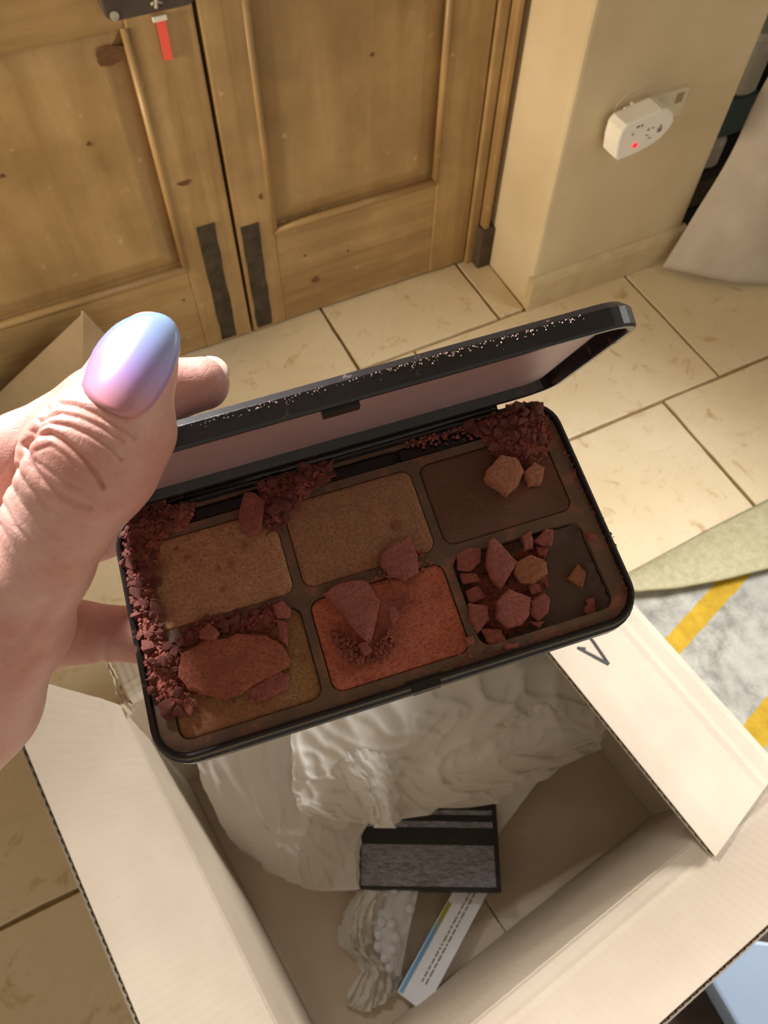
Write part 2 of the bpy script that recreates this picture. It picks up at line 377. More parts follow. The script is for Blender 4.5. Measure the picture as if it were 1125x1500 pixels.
M_teal = mixed('teal_plastic', srgb(66, 92, 92), srgb(78, 106, 106), 20, 0.5, 0.05)
p1 = on_y(1036, 222, 0.875); p2 = on_y(1062, 165, 0.875); p3 = on_y(1092, 108, 0.875)
zs1 = p1[2]-0.026; h1 = (p1[2]+p2[2])/2-zs1; h2 = (p2[2]+p3[2])/2-(p1[2]+p2[2])/2
jar('storage_jar', p1[0]+0.006, 0.892, zs1, 0.034, h1, M_jar, 'pale grey jar standing low in the dark shelf gap', 'jar')
tc = empty('teal_canister', (p2[0]+0.012, 0.892, zs1+h1))
link('canister_body', prism_mesh('canister_body', rrect(-.034, .034, -.034, .034, .01), 0, h2*0.86, 0.003), M_teal, tc); link('canister_lid', prism_mesh('canister_lid', rrect(-.036, .036, -.036, .036, .01), h2*0.86, h2, 0.002), M_teal, tc)
tag(tc, 'dark teal canister stacked on the pale jar in the shelf gap', 'canister')
jar('storage_jar', p3[0]+0.008, 0.892, zs1+h1+h2, 0.034, 0.10, M_jar, 'pale grey jar on top of the dark teal canister', 'jar')

# ---- grey curtain
path = [on_z(x, y, 0.012)[:2] for x, y in ((970, 391), (1000, 401), (1035, 409), (1080, 414), (1125, 416), (1170, 418))]
path = np.array(path); d_end = path[-1]-path[-2]; path = np.vstack([path, path[-1]+d_end*2.0, path[-1]+d_end*4+np.array([.06, .0])])
seg = np.r_[0, np.cumsum(np.linalg.norm(np.diff(path, axis=0), axis=1))]
def curtain_fn(u, v):
    s = u*seg[-1]; x = np.interp(s, seg, path[:, 0]); y = np.interp(s, seg, path[:, 1]); z = 0.012+0.75*v
    e = max(0, 1-u*9)
    wav = 0.006*math.sin(s*38+v*2)*(0.4+v)+0.003*math.sin(v*23+s*12)*(1-0.5*v)
    return (x+0.06*v*v*0.7+0.175*v+0.014*math.sin(min(1, v*2.2)*math.pi)+0.004*e*math.sin(v*26), y+wav+0.03*v, z+0.004*math.sin(s*22)*(1-v))
t = NT('grey_linen'); v = t.coords('Object'); 
wv1 = t.n('ShaderNodeTexWave'); wv1.inputs['Scale'].default_value = 300; t.l(v, wv1.inputs['Vector'])
n1 = t.noise(v, 14, 6, 0.6); n2 = t.noise(v, 30, 3, 0.6)
c = t.mix(t.ramp(n1, [(0.35, K1), (0.65, W1)]), srgb(172, 160, 146), srgb(186, 176, 162))
c = t.mix(t.ramp(n2, [(0.70, K1), (0.78, (0.5,)*3+(1,))]), c, srgb(122, 112, 98))
M_linen = t.set(c, 0.9, t.bump(t.noise(v, 500, 2), 0.3, 0.0006, t.bump(n1, 0.3, 0.004)))
cur = link('curtain', sheet_mesh('curtain', curtain_fn, 60, 60, 0.0022), M_linen, None, True); tag(cur, 'grey linen curtain hanging to the floor beside the pillar', 'curtain')

# ---- leaning cardboard sheet at the left, against the door
M_kraft2 = mixed('kraft_shade', srgb(164, 140, 104), srgb(178, 154, 118), 25, 0.8, 0.2)
lean = empty('leaning_carton', tuple(on_z(40, 640, 0.0))); lo = Vector(lean.location)
def quad_sheet(name, px4, mat, par, n=14, th=0.004, bow=0.0):
    a, b, c, d = [Vector(q) for q in px4]
    def fn(u, v):
        p = (a*(1-u)+b*u)*(1-v)+(d*(1-u)+c*u)*v
        return tuple(p+Vector((0, -bow*math.sin(math.pi*u)*math.sin(math.pi*v), 0))-Vector(par.location))
    return link(name, sheet_mesh(name, fn, n, n, th), mat, par, False)
A_ = on_y(122, 458, 0.925); B_ = on_y(-90, 660, 0.925); B2 = on_z(-60, 790, 0.002); C_ = on_z(120, 690, 0.002)
quad_sheet('front_panel', [B_, A_, C_, B2], M_kraft2, lean, bow=0.006)
D_ = on_y(178, 515, 0.945); E_ = on_z(200, 640, 0.002)
quad_sheet('side_panel', [A_+np.array([0.001, 0.003, 0]), D_, E_, C_+np.array([0.001, 0.003, 0])], M_kraft2, lean)
tag(lean, 'beige bent cardboard sheet leaning against the pine door at left', 'cardboard')

# ---- grey mat with yellow stripes, and the curled felt rug lying over its edge
o_m = on_z(1050, 960, 0.0)
dirs = on_z(1088, 850)-on_z(992, 957); ang = math.atan2(dirs[1], dirs[0])
t = NT('striped_mat'); v = t.coords('Object')
sp = t.n('ShaderNodeSeparateXYZ'); t.l(v, sp.inputs[0])
def band(lo, hi, jag):
    a = t.n('ShaderNodeMath', operation='ADD'); t.l(sp.outputs[1], a.inputs[0])
    k = t.n('ShaderNodeMath', operation='MULTIPLY'); t.l(jag, k.inputs[0]); k.inputs[1].default_value = 0.006; t.l(k.outputs[0], a.inputs[1])
    g1 = t.n('ShaderNodeMath', operation='GREATER_THAN'); t.l(a.outputs[0], g1.inputs[0]); g1.inputs[1].default_value = lo
    g2 = t.n('ShaderNodeMath', operation='LESS_THAN'); t.l(a.outputs[0], g2.inputs[0]); g2.inputs[1].default_value = hi
    m = t.n('ShaderNodeMath', operation='MULTIPLY'); t.l(g1.outputs[0], m.inputs[0]); t.l(g2.outputs[0], m.inputs[1]); return m.outputs[0]
jag = t.noise(v, 60, 3)
rotm = lambda p: ((p[0]-o_m[0])*math.cos(-ang)-(p[1]-o_m[1])*math.sin(-ang), (p[0]-o_m[0])*math.sin(-ang)+(p[1]-o_m[1])*math.cos(-ang))
y_a = rotm(on_z(1050, 848))[1]; y_b = rotm(on_z(1088, 850))[1]; y_c = rotm(on_z(1083, 1062))[1]; y_d = rotm(on_z(1112, 1090))[1]
base = t.mix(t.ramp(t.noise(v, 45, 6, 0.7), [(0.35, K1), (0.65, W1)]), srgb(128, 128, 120), srgb(184, 182, 172))
base = t.mix(t.ramp(t.noise(v, 12, 5), [(0.42, K1), (0.62, (0.55,)*3+(1,))]), base, srgb(190, 188, 180))
yel = t.mix(t.ramp(t.noise(v, 50, 4), [(0.3, K1), (0.7, W1)]), srgb(178, 142, 16), srgb(204, 168, 36))
c = t.mix(band(min(y_a, y_b), max(y_a, y_b), jag), base, yel)
c = t.mix(band(min(y_c, y_d)-0.004, max(y_c, y_d), jag), c, yel)
c = t.mix(band(max(y_a, y_b), 9, jag), c, srgb(150, 146, 148), 'MIX') if False else c
M_mat = t.set(c, 0.8, t.bump(t.noise(v, 90, 6, 0.7), 0.6, 0.003))
mat_o = link('floor_mat', sheet_mesh('floor_mat', lambda u, v: ((u-0.5)*1.1, (v-0.6)*0.62, 0.005+0.0015*noise.noise(Vector((u*30, v*18, 0)))), 150, 90, 0.004), M_mat, None, True)
mp_ = [rotm(on_z(*q)) for q in ((900, 868), (945, 850), (1040, 828), (1190, 775), (1650, 900), (1500, 1500), (1190, 1290), (1090, 1120), (915, 915))]
bm_ = bmesh.new(); bm_.from_mesh(mat_o.data)
bmesh.ops.delete(bm_, geom=[f_ for f_ in bm_.faces if not in_poly(f_.calc_center_median().x, f_.calc_center_median().y, mp_)], context='FACES'); bm_.to_mesh(mat_o.data); bm_.free()
mat_o.location = (o_m[0], o_m[1], 0.003); mat_o.rotation_euler.z = ang
tag(mat_o, 'mottled grey mat with yellow stripes beside the cardboard box', 'mat')
up = [(905, 846), (929, 834), (981, 806), (1043, 772), (1113, 737), (1180, 702)]
mid = [(905, 843), (929, 838), (981, 822), (1043, 805), (1113, 795), (1180, 786)]
low = [(905, 866), (933, 864), (988, 860), (1057, 848), (1125, 831), (1190, 812)]
zz = (0.006, 0.022, 0.042)
rowsP = [[on_z(x, y, z) for x, y in L] for L, z in ((up, 0.0065), (mid, 0.026), (low, 0.034))]
def felt_fn(u, v):
    k = u*5; i = min(int(k), 4); f = k-i
    R3 = [np.array(r[i])*(1-f)+np.array(r[i+1])*f for r in rowsP]
    p = R3[0]*(1-v)**2+R3[1]*2*v*(1-v)+R3[2]*v*v
    return (p[0], p[1], p[2]+0.0012*noise.noise(Vector((u*40, v*12, 3))))
t = NT('felt'); v = t.coords('Object'); n1 = t.noise(v, 90, 6, 0.7); n2 = t.noise(v, 500, 3, 0.7)
c = t.mix(t.ramp(n1, [(0.3, K1), (0.7, W1)]), srgb(172, 166, 128), srgb(200, 194, 160))
M_felt = t.set(c, 0.95, t.bump(n2, 0.7, 0.0015, t.bump(n1, 0.5, 0.003)))
felt = link('felt_rug', sheet_mesh('felt_rug', felt_fn, 70, 16, 0.005), M_felt, None, True); tag(felt, 'pale green felt rug with a curled edge over the striped mat', 'rug')

# ---- pale blue storage lid and a dark sheet standing for floor shadow, below the near flap
M_blue = mixed('pale_blue', srgb(150, 170, 196), srgb(160, 180, 206), 8, 0.45, 0.05)
M_shade = mixed('floor_shade_sheet', srgb(62, 52, 46), srgb(76, 64, 56), 60, 0.9, 0.4)
b1 = on_z(1000, 1400, 0.004); 
dm = link('floor_shade_sheet', prism_mesh('floor_shade_sheet', [tuple(on_z(*q, 0.0)[:2]) for q in ((840, 1560), (1090, 1290), (1400, 1370), (1300, 1800))], 0.0015, 0.007, 0.002), M_shade); tag(dm, 'dark brown sheet standing for floor shadow under the pale blue tray', 'mat')
bx = [tuple(on_z(*q, 0.06)[:2]) for q in ((1030, 1417), (1098, 1376), (1420, 1420), (1400, 1640), (1125, 1580))]
tr = empty('blue_tray', (bx[0][0], bx[0][1], 0.007)); of = lambda P, k=1.0: [((x-sum(a for a, _ in P)/len(P))*k+sum(a for a, _ in P)/len(P)-bx[0][0], (y-sum(b for _, b in P)/len(P))*k+sum(b for _, b in P)/len(P)-bx[0][1]) for x, y in P]
link('tray_body', prism_mesh('tray_body', of(bx, .94), 0.0, 0.045, 0.004), M_blue, tr); link('tray_lid', prism_mesh('tray_lid', of(bx), 0.044, 0.053, 0.004), M_blue, tr)
tag(tr, 'pale blue flat lidded tray on the floor beyond the near flap', 'tray')

# ================================================================== the cardboard box
BA = math.radians(7.0); BX, BY, BH = 0.460, 0.356, 0.306
rcn = on_z(1118, 1110, BH)
B_M = Matrix.Translation((rcn[0], rcn[1], 0.0)) @ Matrix.Rotation(BA, 4, 'Z')     # local: x -0.46..0, y 0..0.356
boxe = empty('cardboard_box'); boxe.matrix_world = B_M
tag(boxe, 'open brown cardboard box with flaps spread, standing on the tiles', 'box')
t = NT('kraft_inside'); v = t.coords('Object')
n1 = t.noise(v, 7, 5, 0.6); n2 = t.noise(v, 160, 4, 0.7)
fib = t.noise(t.coords('Object', (1, 8, 1)), 60, 3)
c = t.mix(t.ramp(n1, [(0.35, K1), (0.65, W1)]), srgb(182, 167, 147), srgb(196, 182, 162))
c = t.mix(t.ramp(fib, [(0.66, K1), (0.78, (0.5,)*3+(1,))]), c, srgb(168, 148, 120))
M_kraft = t.set(c, 0.72, t.bump(n2, 0.15, 0.0006))
M_cut = mixed('kraft_cut_edge', srgb(214, 200, 176), srgb(188, 170, 142), 300, 0.9)
M_core = mixed('kraft_core', srgb(96, 76, 56), srgb(118, 96, 72), 90, 0.9)
TH = 0.0055; LN = 0.0006; WL = 0.0068       # board thickness, liner, flute pitch
def board(name, fn, length, width, parent, torn=None, nu=None, nv=14, washboard=0.00018):
    """fn(s,w)->(point, normal). s along the flutes' row (0..length), w along the flute (0..width). Two liners plus a corrugated core."""
    nu = nu or max(8, int(length/WL*4))
    V = []; F = []
    def edge_w(s): return width-(torn(s) if torn else 0)
    def grid(off, wash, flip):
        b = len(V)
        for j in range(nv+1):
            for i in range(nu+1):
                s = length*i/nu; w = edge_w(s)*j/nv
                p, n = fn(s, w); V.append(p+n*(off+wash*math.sin(2*math.pi*s/WL)))
        for j in range(nv):
            for i in range(nu):
                q = [b+j*(nu+1)+i, b+j*(nu+1)+i+1, b+(j+1)*(nu+1)+i+1, b+(j+1)*(nu+1)+i]
                F.append(tuple(q[::-1] if flip else q))
    def liner(o0, o1, w0):
        b0 = len(V); grid(o1, w0, False); b1 = len(V); grid(o0, w0, True)
        ring = [i for i in range(nu+1)]+[(j+1)*(nu+1)-1 for j in range(1, nv+1)]+[nv*(nu+1)+i for i in range(nu-1, -1, -1)]+[j*(nu+1) for j in range(nv-1, 0, -1)]
        for a, c in zip(ring, ring[1:]+ring[:1]): F.append((b0+a, b1+a, b1+c, b0+c))
    liner(TH/2-LN, TH/2, washboard); liner(-TH/2, -TH/2+LN, washboard)
    o = link(name, mesh_pf(name, V, F), M_kraft, parent)
    V2 = []; F2 = []; mu = int(length/WL*6)
    cr = nv
    for j in range(cr+1):
        for i in range(mu+1):
            s = length*i/mu; w = (0.0004+(edge_w(s)-0.0008)*j/cr)
            p, n = fn(s, w); V2.append(p+n*((TH/2-LN-0.0003)*math.sin(2*math.pi*s/WL)))
    for j in range(cr):
        for i in range(mu): F2.append((j*(mu+1)+i, j*(mu+1)+i+1, (j+1)*(mu+1)+i+1, (j+1)*(mu+1)+i))
    me = mesh_pf('corrugated_core', V2, F2)
    link('corrugated_core', me, M_core, o)
    return o
def wall_part(name, a, b, nrm, bow=0.0, lean=0.0):
    a = Vector(a); b = Vector(b); d = (b-a); L = d.length; d.normalize(); nrm = Vector(nrm)
    def fn(s, w):
        return a+d*s+Vector((0, 0, w))+nrm*(bow*math.sin(math.pi*s/L)*math.sin(math.pi*min(1, w/BH))-lean*w/BH), nrm
    return board(name, fn, L, BH-0.003, boxe, nv=5, washboard=0.00004)
wall_part('side_wall', (-BX, 0.0, 0.004), (-BX, BY, 0.004), (1, 0, 0))
wall_part('side_wall', (0, BY, 0.004), (0, 0.0, 0.004), (-1, 0, 0))
wall_part('end_wall', (-BX+0.003, 0.003, 0.004), (-0.003, 0.003, 0.004), (0, 1, 0), 0.0, 0.02)
wall_part('end_wall', (-0.003, BY-0.003, 0.004), (-BX+0.003, BY-0.003, 0.004), (0, -1, 0))
# floor flaps of the box
for x0, x1 in ((-BX+0.003, -BX/2-0.0008), (-BX/2+0.0008, -0.003)):
    box('bottom_flap', (x0, 0.005, 0.001), (x1, BY-0.005, 0.0055), M_kraft, boxe, 0.0008)
def flap(a, b, out, ang, width, torn=None, crease=0.03, ang2=None, curl=0.0, inward=False, tip=0.0, wash=0.0001, skew=0.0, skew2=0.0):
    """hinged on a-b (rim edge), leaning outwards by angle from horizontal (positive = up). A second crease bends it a little."""
    a = Vector(a); b = Vector(b); d = (b-a); L = d.length; d.normalize(); out = Vector(out); ang2 = ang if ang2 is None else ang2
    def fn(s, w):
        # arc length profile
        x = z = 0.0; r = 0.006
        bend0 = math.radians(90)
        k1 = smoothstep(0, 0.010, w)
        steps = 10; dw = w/steps if steps else 0
        for i in range(steps):
            ww = (i+0.5)*dw
            a0 = math.radians(90+(ang-90)*float(smoothstep(-0.002, 0.009, ww))) if not inward else math.radians(90+(ang-90)*float(smoothstep(-0.002, 0.012, ww)))
            a0 += math.radians(ang2-ang)*float(smoothstep(crease-0.003, crease+0.003, ww))
            a0 += curl*ww*float(s/L-0.5)
            x += math.cos(a0)*dw; z += math.sin(a0)*dw
        eps = a0
        p = a+d*(s-skew*(w/width)*(1-s/L)+skew2*(w/width)*(s/L)**8)+out*x+Vector((0, 0, z+tip*(s/L-0.5)*w))
        n = (-out*math.sin(eps)+Vector((0, 0, math.cos(eps))))
        # raised crease line
        return p+n*0.0009*math.exp(-((w-crease)/0.0022)**2), n
    return board('flap', fn, L, width, boxe, torn, nv=18, washboard=wash)
nz = lambda s, k, amp: amp*noise.noise(Vector((s*k, 3.1, k)))+amp*0.6*noise.noise(Vector((s*k*3.3, 7.1, k)))
# left flap, spread outwards and torn at its far end
def torn_left(s):
    e = s-(0.40)
    return max(0, 0.004+nz(s, 60, 0.003))*0 + (0.0 if s < 0.32 else (s-0.32)/0.033*0.035+abs(nz(s, 120, 0.002)))
flap((-BX, -0.002, BH), (-BX, BY-0.003, BH), (-1, 0, 0), 50, 0.102, torn_left, crease=0.02, ang2=47, skew2=0.055)
# near flap, spread outwards towards the viewer
flap((-BX+0.004, -0.017, BH), (-0.003, -0.017, BH), (0, -1, 0), 48, 0.094, None, crease=0.02, ang2=46, wash=0.00004)
# right flap, folded in over the opening
fr_ = flap((0.002, -0.012, BH+0.002), (0.002, BY-0.004, BH+0.002), (-1, 0, 0), 8, 0.117, None, crease=0.032, ang2=12, inward=True, wash=0.00003, skew=0.018)
# back flap, spread outwards
def torn_back(s): return 0.002+abs(nz(s, 90, 0.004))+0.012*math.exp(-((s-0.44)/0.02)**2)
flap((-0.003, BY-0.003, BH), (-BX+0.012, BY-0.003, BH), (0, 1, 0), -24, 0.10, torn_back, crease=0.02)
# torn strip of liner at the left back corner
tp_ = [(154, 962), (160, 976), (168, 992), (173, 1010), (180, 1026), (192, 1046)]
inv = B_M.inverted(); tp_w = [inv @ Vector(on_z(x, y, BH-0.012+0.003*k)) for k, (x, y) in enumerate(tp_)]
def shred_fn(u, v):
    k = v*(len(tp_w)-1); i = min(int(k), len(tp_w)-2); p = tp_w[i].lerp(tp_w[i+1], k-i)
    wd = 0.003+0.0055*v+0.002*noise.noise(Vector((v*14, 1, 2)))
    return tuple(p+Vector((wd*(u-.5), wd*0.6*(u-.5), 0.0025*noise.noise(Vector((u*3, v*9, 5))))))
link('torn_strip', sheet_mesh('torn_strip', shred_fn, 5, 24, 0.0005), M_cut, boxe)
# printed arrow mark on the right flap
M_ink = mixed('black_print', srgb(40, 38, 38), srgb(58, 55, 54), 200, 0.7)
inv = B_M.inverted()
def on_flap(px, py):
    z = BH
    p = on_z(px, py, z)
    for _ in range(3):
        l = inv @ Vector(p); w = -l.x
        z = BH+0.0125+max(0, w-0.034)*0.212+0.0046; p = on_z(px, py, z)
    return inv @ Vector(p)
for A, B, w in (((846, 949), (892, 973), 0.0030), ((892, 973), (868, 938), 0.0026), ((868, 938), (858, 928), 0.0022), ((846, 949), (858, 950), 0.0022)):
    a, b = on_flap(*A), on_flap(*B); d = (b-a).normalized(); sd = d.cross(Vector((0, 0, 1))).normalized()*w/2; up_ = Vector((0, 0, 0.0004))
    me = mesh_pf('print_mark', [a-sd, a+sd, b+sd, b-sd, a-sd+up_, a+sd+up_, b+sd+up_, b-sd+up_], [(3, 2, 1, 0), (4, 5, 6, 7), (0, 1, 5, 4), (1, 2, 6, 5), (2, 3, 7, 6), (3, 0, 4, 7)])
    link('print_mark', me, M_ink, fr_)

# ================================================================== what lies in the box
def pw_(px, py, z): return Vector(on_z(px, py, z))
def frame_box(name, o, dx, dy, lx, ly, z0, z1):
    """empty whose local x,y run along the base edges"""
    e = empty(name); ex = Vector((dx.x, dx.y, 0)).normalized(); ey = Vector((-ex.y, ex.x, 0))
    m = Matrix.Identity(4); m.col[0][:3] = ex; m.col[1][:3] = ey; m.col[3][:3] = (o.x, o.y, z0); e.matrix_world = m; return e
M_blk = mixed('black_carton', srgb(24, 24, 26), srgb(36, 36, 38), 30, 0.38, 0.05)
t = NT('banded_grey'); v = t.coords('Object', (1, 3, 1)); n1 = t.noise(v, 110, 6, 0.7, 1.0)
M_grey_band = t.set(t.mix(t.ramp(n1, [(0.4, K1), (0.6, W1)]), srgb(108, 108, 118), srgb(158, 160, 172)), 0.35, t.bump(n1, 0.3, 0.001), Metallic=0.25)
M_wc = mixed('white_carton', srgb(226, 220, 214), srgb(234, 230, 226), 20, 0.5, 0.04)
M_pk = mixed('pinkish_carton', srgb(214, 192, 184), srgb(222, 204, 196), 30, 0.6, 0.05)
# white carton poking out to the right, under the black one
o1 = pw_(700, 1262, 0.030); d1 = pw_(792, 1140, 0.030)-o1
e = frame_box('white_carton', o1, d1, None, 0, 0, 0.0064, 0.03)
def carton(e, lx, ly, h, mat, flapname='end_flap'):
    link('carton_body', box_mesh('carton_body', (0, 0, 0), (lx, ly, h), 0.0012), mat, e); link(flapname, box_mesh(flapname, (lx-0.0002, 0.003, 0.001), (lx+0.0007, ly-0.003, h-0.001), 0.0002), mat, e)
carton(e, d1.length+0.006, 0.11, 0.024, M_wc); tag(e, 'white carton under the right end of the black carton', 'carton')
# pinkish carton peeking out at the left
o2 = pw_(499, 1304, 0.030); d2 = pw_(560, 1304, 0.030)-o2
e = frame_box('pinkish_carton', o2, d2, None, 0, 0, 0.0064, 0.03); carton(e, 0.050, 0.075, 0.024, M_pk, 'end_flap'); tag(e, 'pinkish white carton under the left end of the black carton', 'carton')
# black carton with raised grey bands across its top
zt = 0.052; o3 = pw_(523, 1303, zt); d3 = pw_(735, 1306, zt)-o3
bkb = frame_box('black_carton', o3, d3, None, 0, 0, 0.0312, zt)
LX = d3.length; LY = 0.093; HH = zt-0.0312
link('carton_body', box_mesh('carton_body', (0, 0, 0), (LX, LY, HH), 0.0015), M_blk, bkb)
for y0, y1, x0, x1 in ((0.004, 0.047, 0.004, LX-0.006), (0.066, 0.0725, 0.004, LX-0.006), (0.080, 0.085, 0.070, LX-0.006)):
    link('grey_band', box_mesh('grey_band', (x0, y0, HH-0.0003), (x1, y1, HH+0.0004), 0.0002), M_grey_band, bkb)
link('lid_seam', box_mesh('lid_seam', (-0.0004, -0.0005, HH*0.55), (LX+0.0005, LY+0.0005, HH*0.60)), mixed('seam', srgb(60, 60, 64), srgb(70, 70, 74)), bkb)
tag(bkb, 'black carton with grey textured bands lying in the cardboard box', 'carton')
# slim white carton with coloured side
zt = 0.030; o4 = pw_(575, 1466, zt); d4 = pw_(656, 1319, zt)-o4; o4 = o4+d4.normalized()*0.010; w4 = (pw_(611, 1495, zt)-o4).length
slim = frame_box('slim_carton', o4, d4, None, 0, 0, 0.0064, zt); hs = zt-0.0064; l4 = d4.length+0.03; w4 = 0.034
link('carton_body', box_mesh('carton_body', (0, -w4, 0), (l4, 0, hs), 0.0008), mixed('slim_white', srgb(222, 228, 236), srgb(230, 234, 240), 20, 0.45, 0.03), slim)
t = NT('colour_side'); v = t.coords('Object'); sp = t.n('ShaderNodeSeparateXYZ'); t.l(v, sp.inputs[0])
mr = t.n('ShaderNodeMapRange'); t.l(sp.outputs[0], mr.inputs[0]); mr.inputs[1].default_value = 0; mr.inputs[2].default_value = l4
M_side = t.set(t.ramp(mr.outputs[0], [(0.0, srgb(120, 168, 206)), (0.45, srgb(96, 150, 196)), (0.6, srgb(150, 150, 60)), (0.85, srgb(176, 156, 40))]), 0.4)
link('coloured_side', box_mesh('coloured_side', (0.001, -0.0004, 0.0008), (l4-0.001, 0.0005, hs-0.0004), 0.0002), M_side, slim)
link('colour_stripe', box_mesh('colour_stripe', (0.001, -0.0055, hs-0.0003), (l4*0.72, -0.0008, hs+0.0003), 0.0001), M_side, slim)
link('end_flap', box_mesh('end_flap', (-0.0007, -w4+0.002, 0.001), (0.0002, -0.002, hs-0.001), 0.0002), M_wc, slim)
r2 = random.Random(3)
for row in range(2):
    x = 0.022
    while x < l4*0.93:
        wl = r2.uniform(0.0025, 0.009)
        link('print_word', box_mesh('print_word', (x, -w4*(0.50+0.14*row)-0.0009, hs-0.0002), (min(x+wl, l4*0.95), -w4*(0.50+0.14*row)+0.0009, hs+0.0003)), M_grey, slim); x += wl+0.0016
tag(slim, 'slim white carton with blue and yellow edge and small print', 'carton')

# ---- crumpled translucent tissue
t = NT('tissue'); v = t.coords('Object'); n1 = t.noise(v, 60, 6, 0.65, 0.6); n2 = t.noise(v, 260, 3)
nb = t.bump(n1, 0.18, 0.003)
t.set(srgb(240, 236, 228), 0.34, nb); t.b.inputs['Specular IOR Level'].default_value = 0.35
tr = t.n('ShaderNodeBsdfTranslucent'); tr.inputs[0].default_value = srgb(238, 232, 220); tp = t.n('ShaderNodeBsdfTransparent')
m1 = t.n('ShaderNodeMixShader'); m1.inputs[0].default_value = 0.45; t.l(t.b.outputs[0], m1.inputs[1]); t.l(tr.outputs[0], m1.inputs[2])
m2 = t.n('ShaderNodeMixShader'); m2.inputs[0].default_value = 0.15; t.l(m1.outputs[0], m2.inputs[1]); t.l(tp.outputs[0], m2.inputs[2]); t.l(m2.outputs[0], t.out.inputs[0])
M_tissue = t.m
def lerp_grid(G):
    G = np.array([[on_z(*p) for p in r] for r in G]); nr, nc = G.shape[:2]
    def cr(p0, p1, p2, p3, f): return 0.5*((2*p1)+(-p0+p2)*f+(2*p0-5*p1+4*p2-p3)*f*f+(-p0+3*p1-3*p2+p3)*f**3)
    def row(r, u):
        k = u*(nc-1); i = min(int(k), nc-2); f = k-i; g = lambda j: G[r][min(max(j, 0), nc-1)]
        return cr(g(i-1), g(i), g(i+1), g(i+2), f)
    def fn(u, v):
        k = v*(nr-1); i = min(int(k), nr-2); f = k-i; g = lambda j: row(min(max(j, 0), nr-1), u)
        return cr(g(i-1), g(i), g(i+1), g(i+2), f)
    return fn
def crumple(p, seed, amp, sx=1.0):
    # long soft pleats with sharp crests, running down the sheet
    u, v = p; w = 1.6*noise.noise(Vector((u*2.2, v*1.8, seed)))
    q = Vector((u*7+w, v*2.4+0.7*w, seed)); a = 1-abs(noise.noise(q))*2; q2 = Vector((u*9-v*7, v*5+u*4, seed+9)); b = 1-abs(noise.noise(q2))*2; c_ = noise.noise(Vector((u*26, v*20, seed)))
    return amp*(0.7*max(0, a)**3+0.5*max(0, b)**4+0.10*c_+0.35*noise.noise(Vector((u*3, v*3, seed+4))))
def tissue_sheet(name, G, parent, seed, amp=0.012, nu=70, nv=60, edge=0.012, stretch=None):
    fn = lerp_grid(G)
    def f2(u, v):
        p = fn(u, v); ev = 1.0
        q = np.array(p)*(np.array(stretch) if stretch else 1)
        h = crumple((u, v), seed, amp); ed = max(0, (v-0.85)/0.15)
        j = noise.noise(Vector((u*9, seed, 0)))*edge*ed
        return (p[0]+0.5*h+j, p[1]-0.4*h-j*0.6, max(0.009, p[2]+h+0.4*j))
    return link(name, sheet_mesh(name, f2, nu, nv, 0), M_tissue, parent, True)
tis = empty('tissue_paper', tuple(on_z(560, 1100, 0.15))); tis.location = (0, 0, 0); tag(tis, 'crumpled translucent white tissue paper bunched at the back of the cardboard box', 'tissue paper')
tissue_sheet('sheet', [[(265, 1000, .25), (400, 980, .25), (520, 960, .24), (600, 950, .23)], [(288, 1125, .19), (380, 1110, .19), (470, 1090, .18), (560, 1070, .17)], [(312, 1185, .14), (395, 1195, .15), (470, 1190, .14), (548, 1180, .12)],
   [(335, 1228, .09), (410, 1245, .11), (470, 1245, .10), (528, 1225, .09)], [(372, 1262, .05), (420, 1290, .06), (470, 1305, .05), (523, 1302, .056)]], tis, 1.3, 0.006)
tissue_sheet('sheet', [[(415, 1000, .27), (560, 960, .27), (720, 930, .27), (930, 900, .25)], [(422, 1100, .22), (560, 1060, .23), (720, 1020, .24), (905, 985, .22)], [(426, 1150, .19), (550, 1120, .19), (700, 1085, .21), (890, 1040, .19)],
   [(432, 1182, .17), (540, 1165, .16), (690, 1135, .18), (880, 1075, .165)], [(445, 1196, .15), (560, 1206, .13), (690, 1168, .155), (875, 1100, .15)]], tis, 5.1, 0.009, 110, 60)
tissue_sheet('fold', [[(470, 1080, .21), (500, 1070, .22), (530, 1065, .22), (560, 1060, .21)], [(480, 1130, .19), (510, 1120, .205), (540, 1118, .205), (570, 1115, .19)], [(520, 1170, .16), (540, 1165, .185), (560, 1160, .185), (582, 1155, .165)], [(540, 1205, .14), (552, 1212, .155), (568, 1212, .155), (582, 1200, .14)]], tis, 9.4, 0.008, 30, 40)
tissue_sheet('sheet', [[(640, 1060, .22), (720, 1040, .22), (800, 1030, .22), (880, 1010, .21)], [(600, 1110, .19), (690, 1110, .20), (790, 1085, .20), (885, 1060, .19)], [(575, 1170, .15), (670, 1150, .17), (770, 1120, .17), (875, 1085, .16)], [(585, 1180, .135), (700, 1182, .135), (775, 1148, .14), (872, 1098, .15)]], tis, 12.2, 0.005, 70, 40)
scr = empty('tissue_scrap'); tag(scr, 'small crumpled tissue scrap left of the slim white carton', 'tissue paper')
tissue_sheet('sheet', [[(520, 1300, .04), (545, 1305, .05), (560, 1310, .05)], [(500, 1340, .02), (525, 1350, .045), (550, 1345, .03)], [(495, 1380, .015), (525, 1392, .03), (556, 1390, .02)], [(525, 1420, .012), (550, 1420, .02), (580, 1425, .012)], [(497, 1468, .009), (535, 1480, .011), (575, 1455, .010)]], scr, 21.0, 0.010, 36, 50)
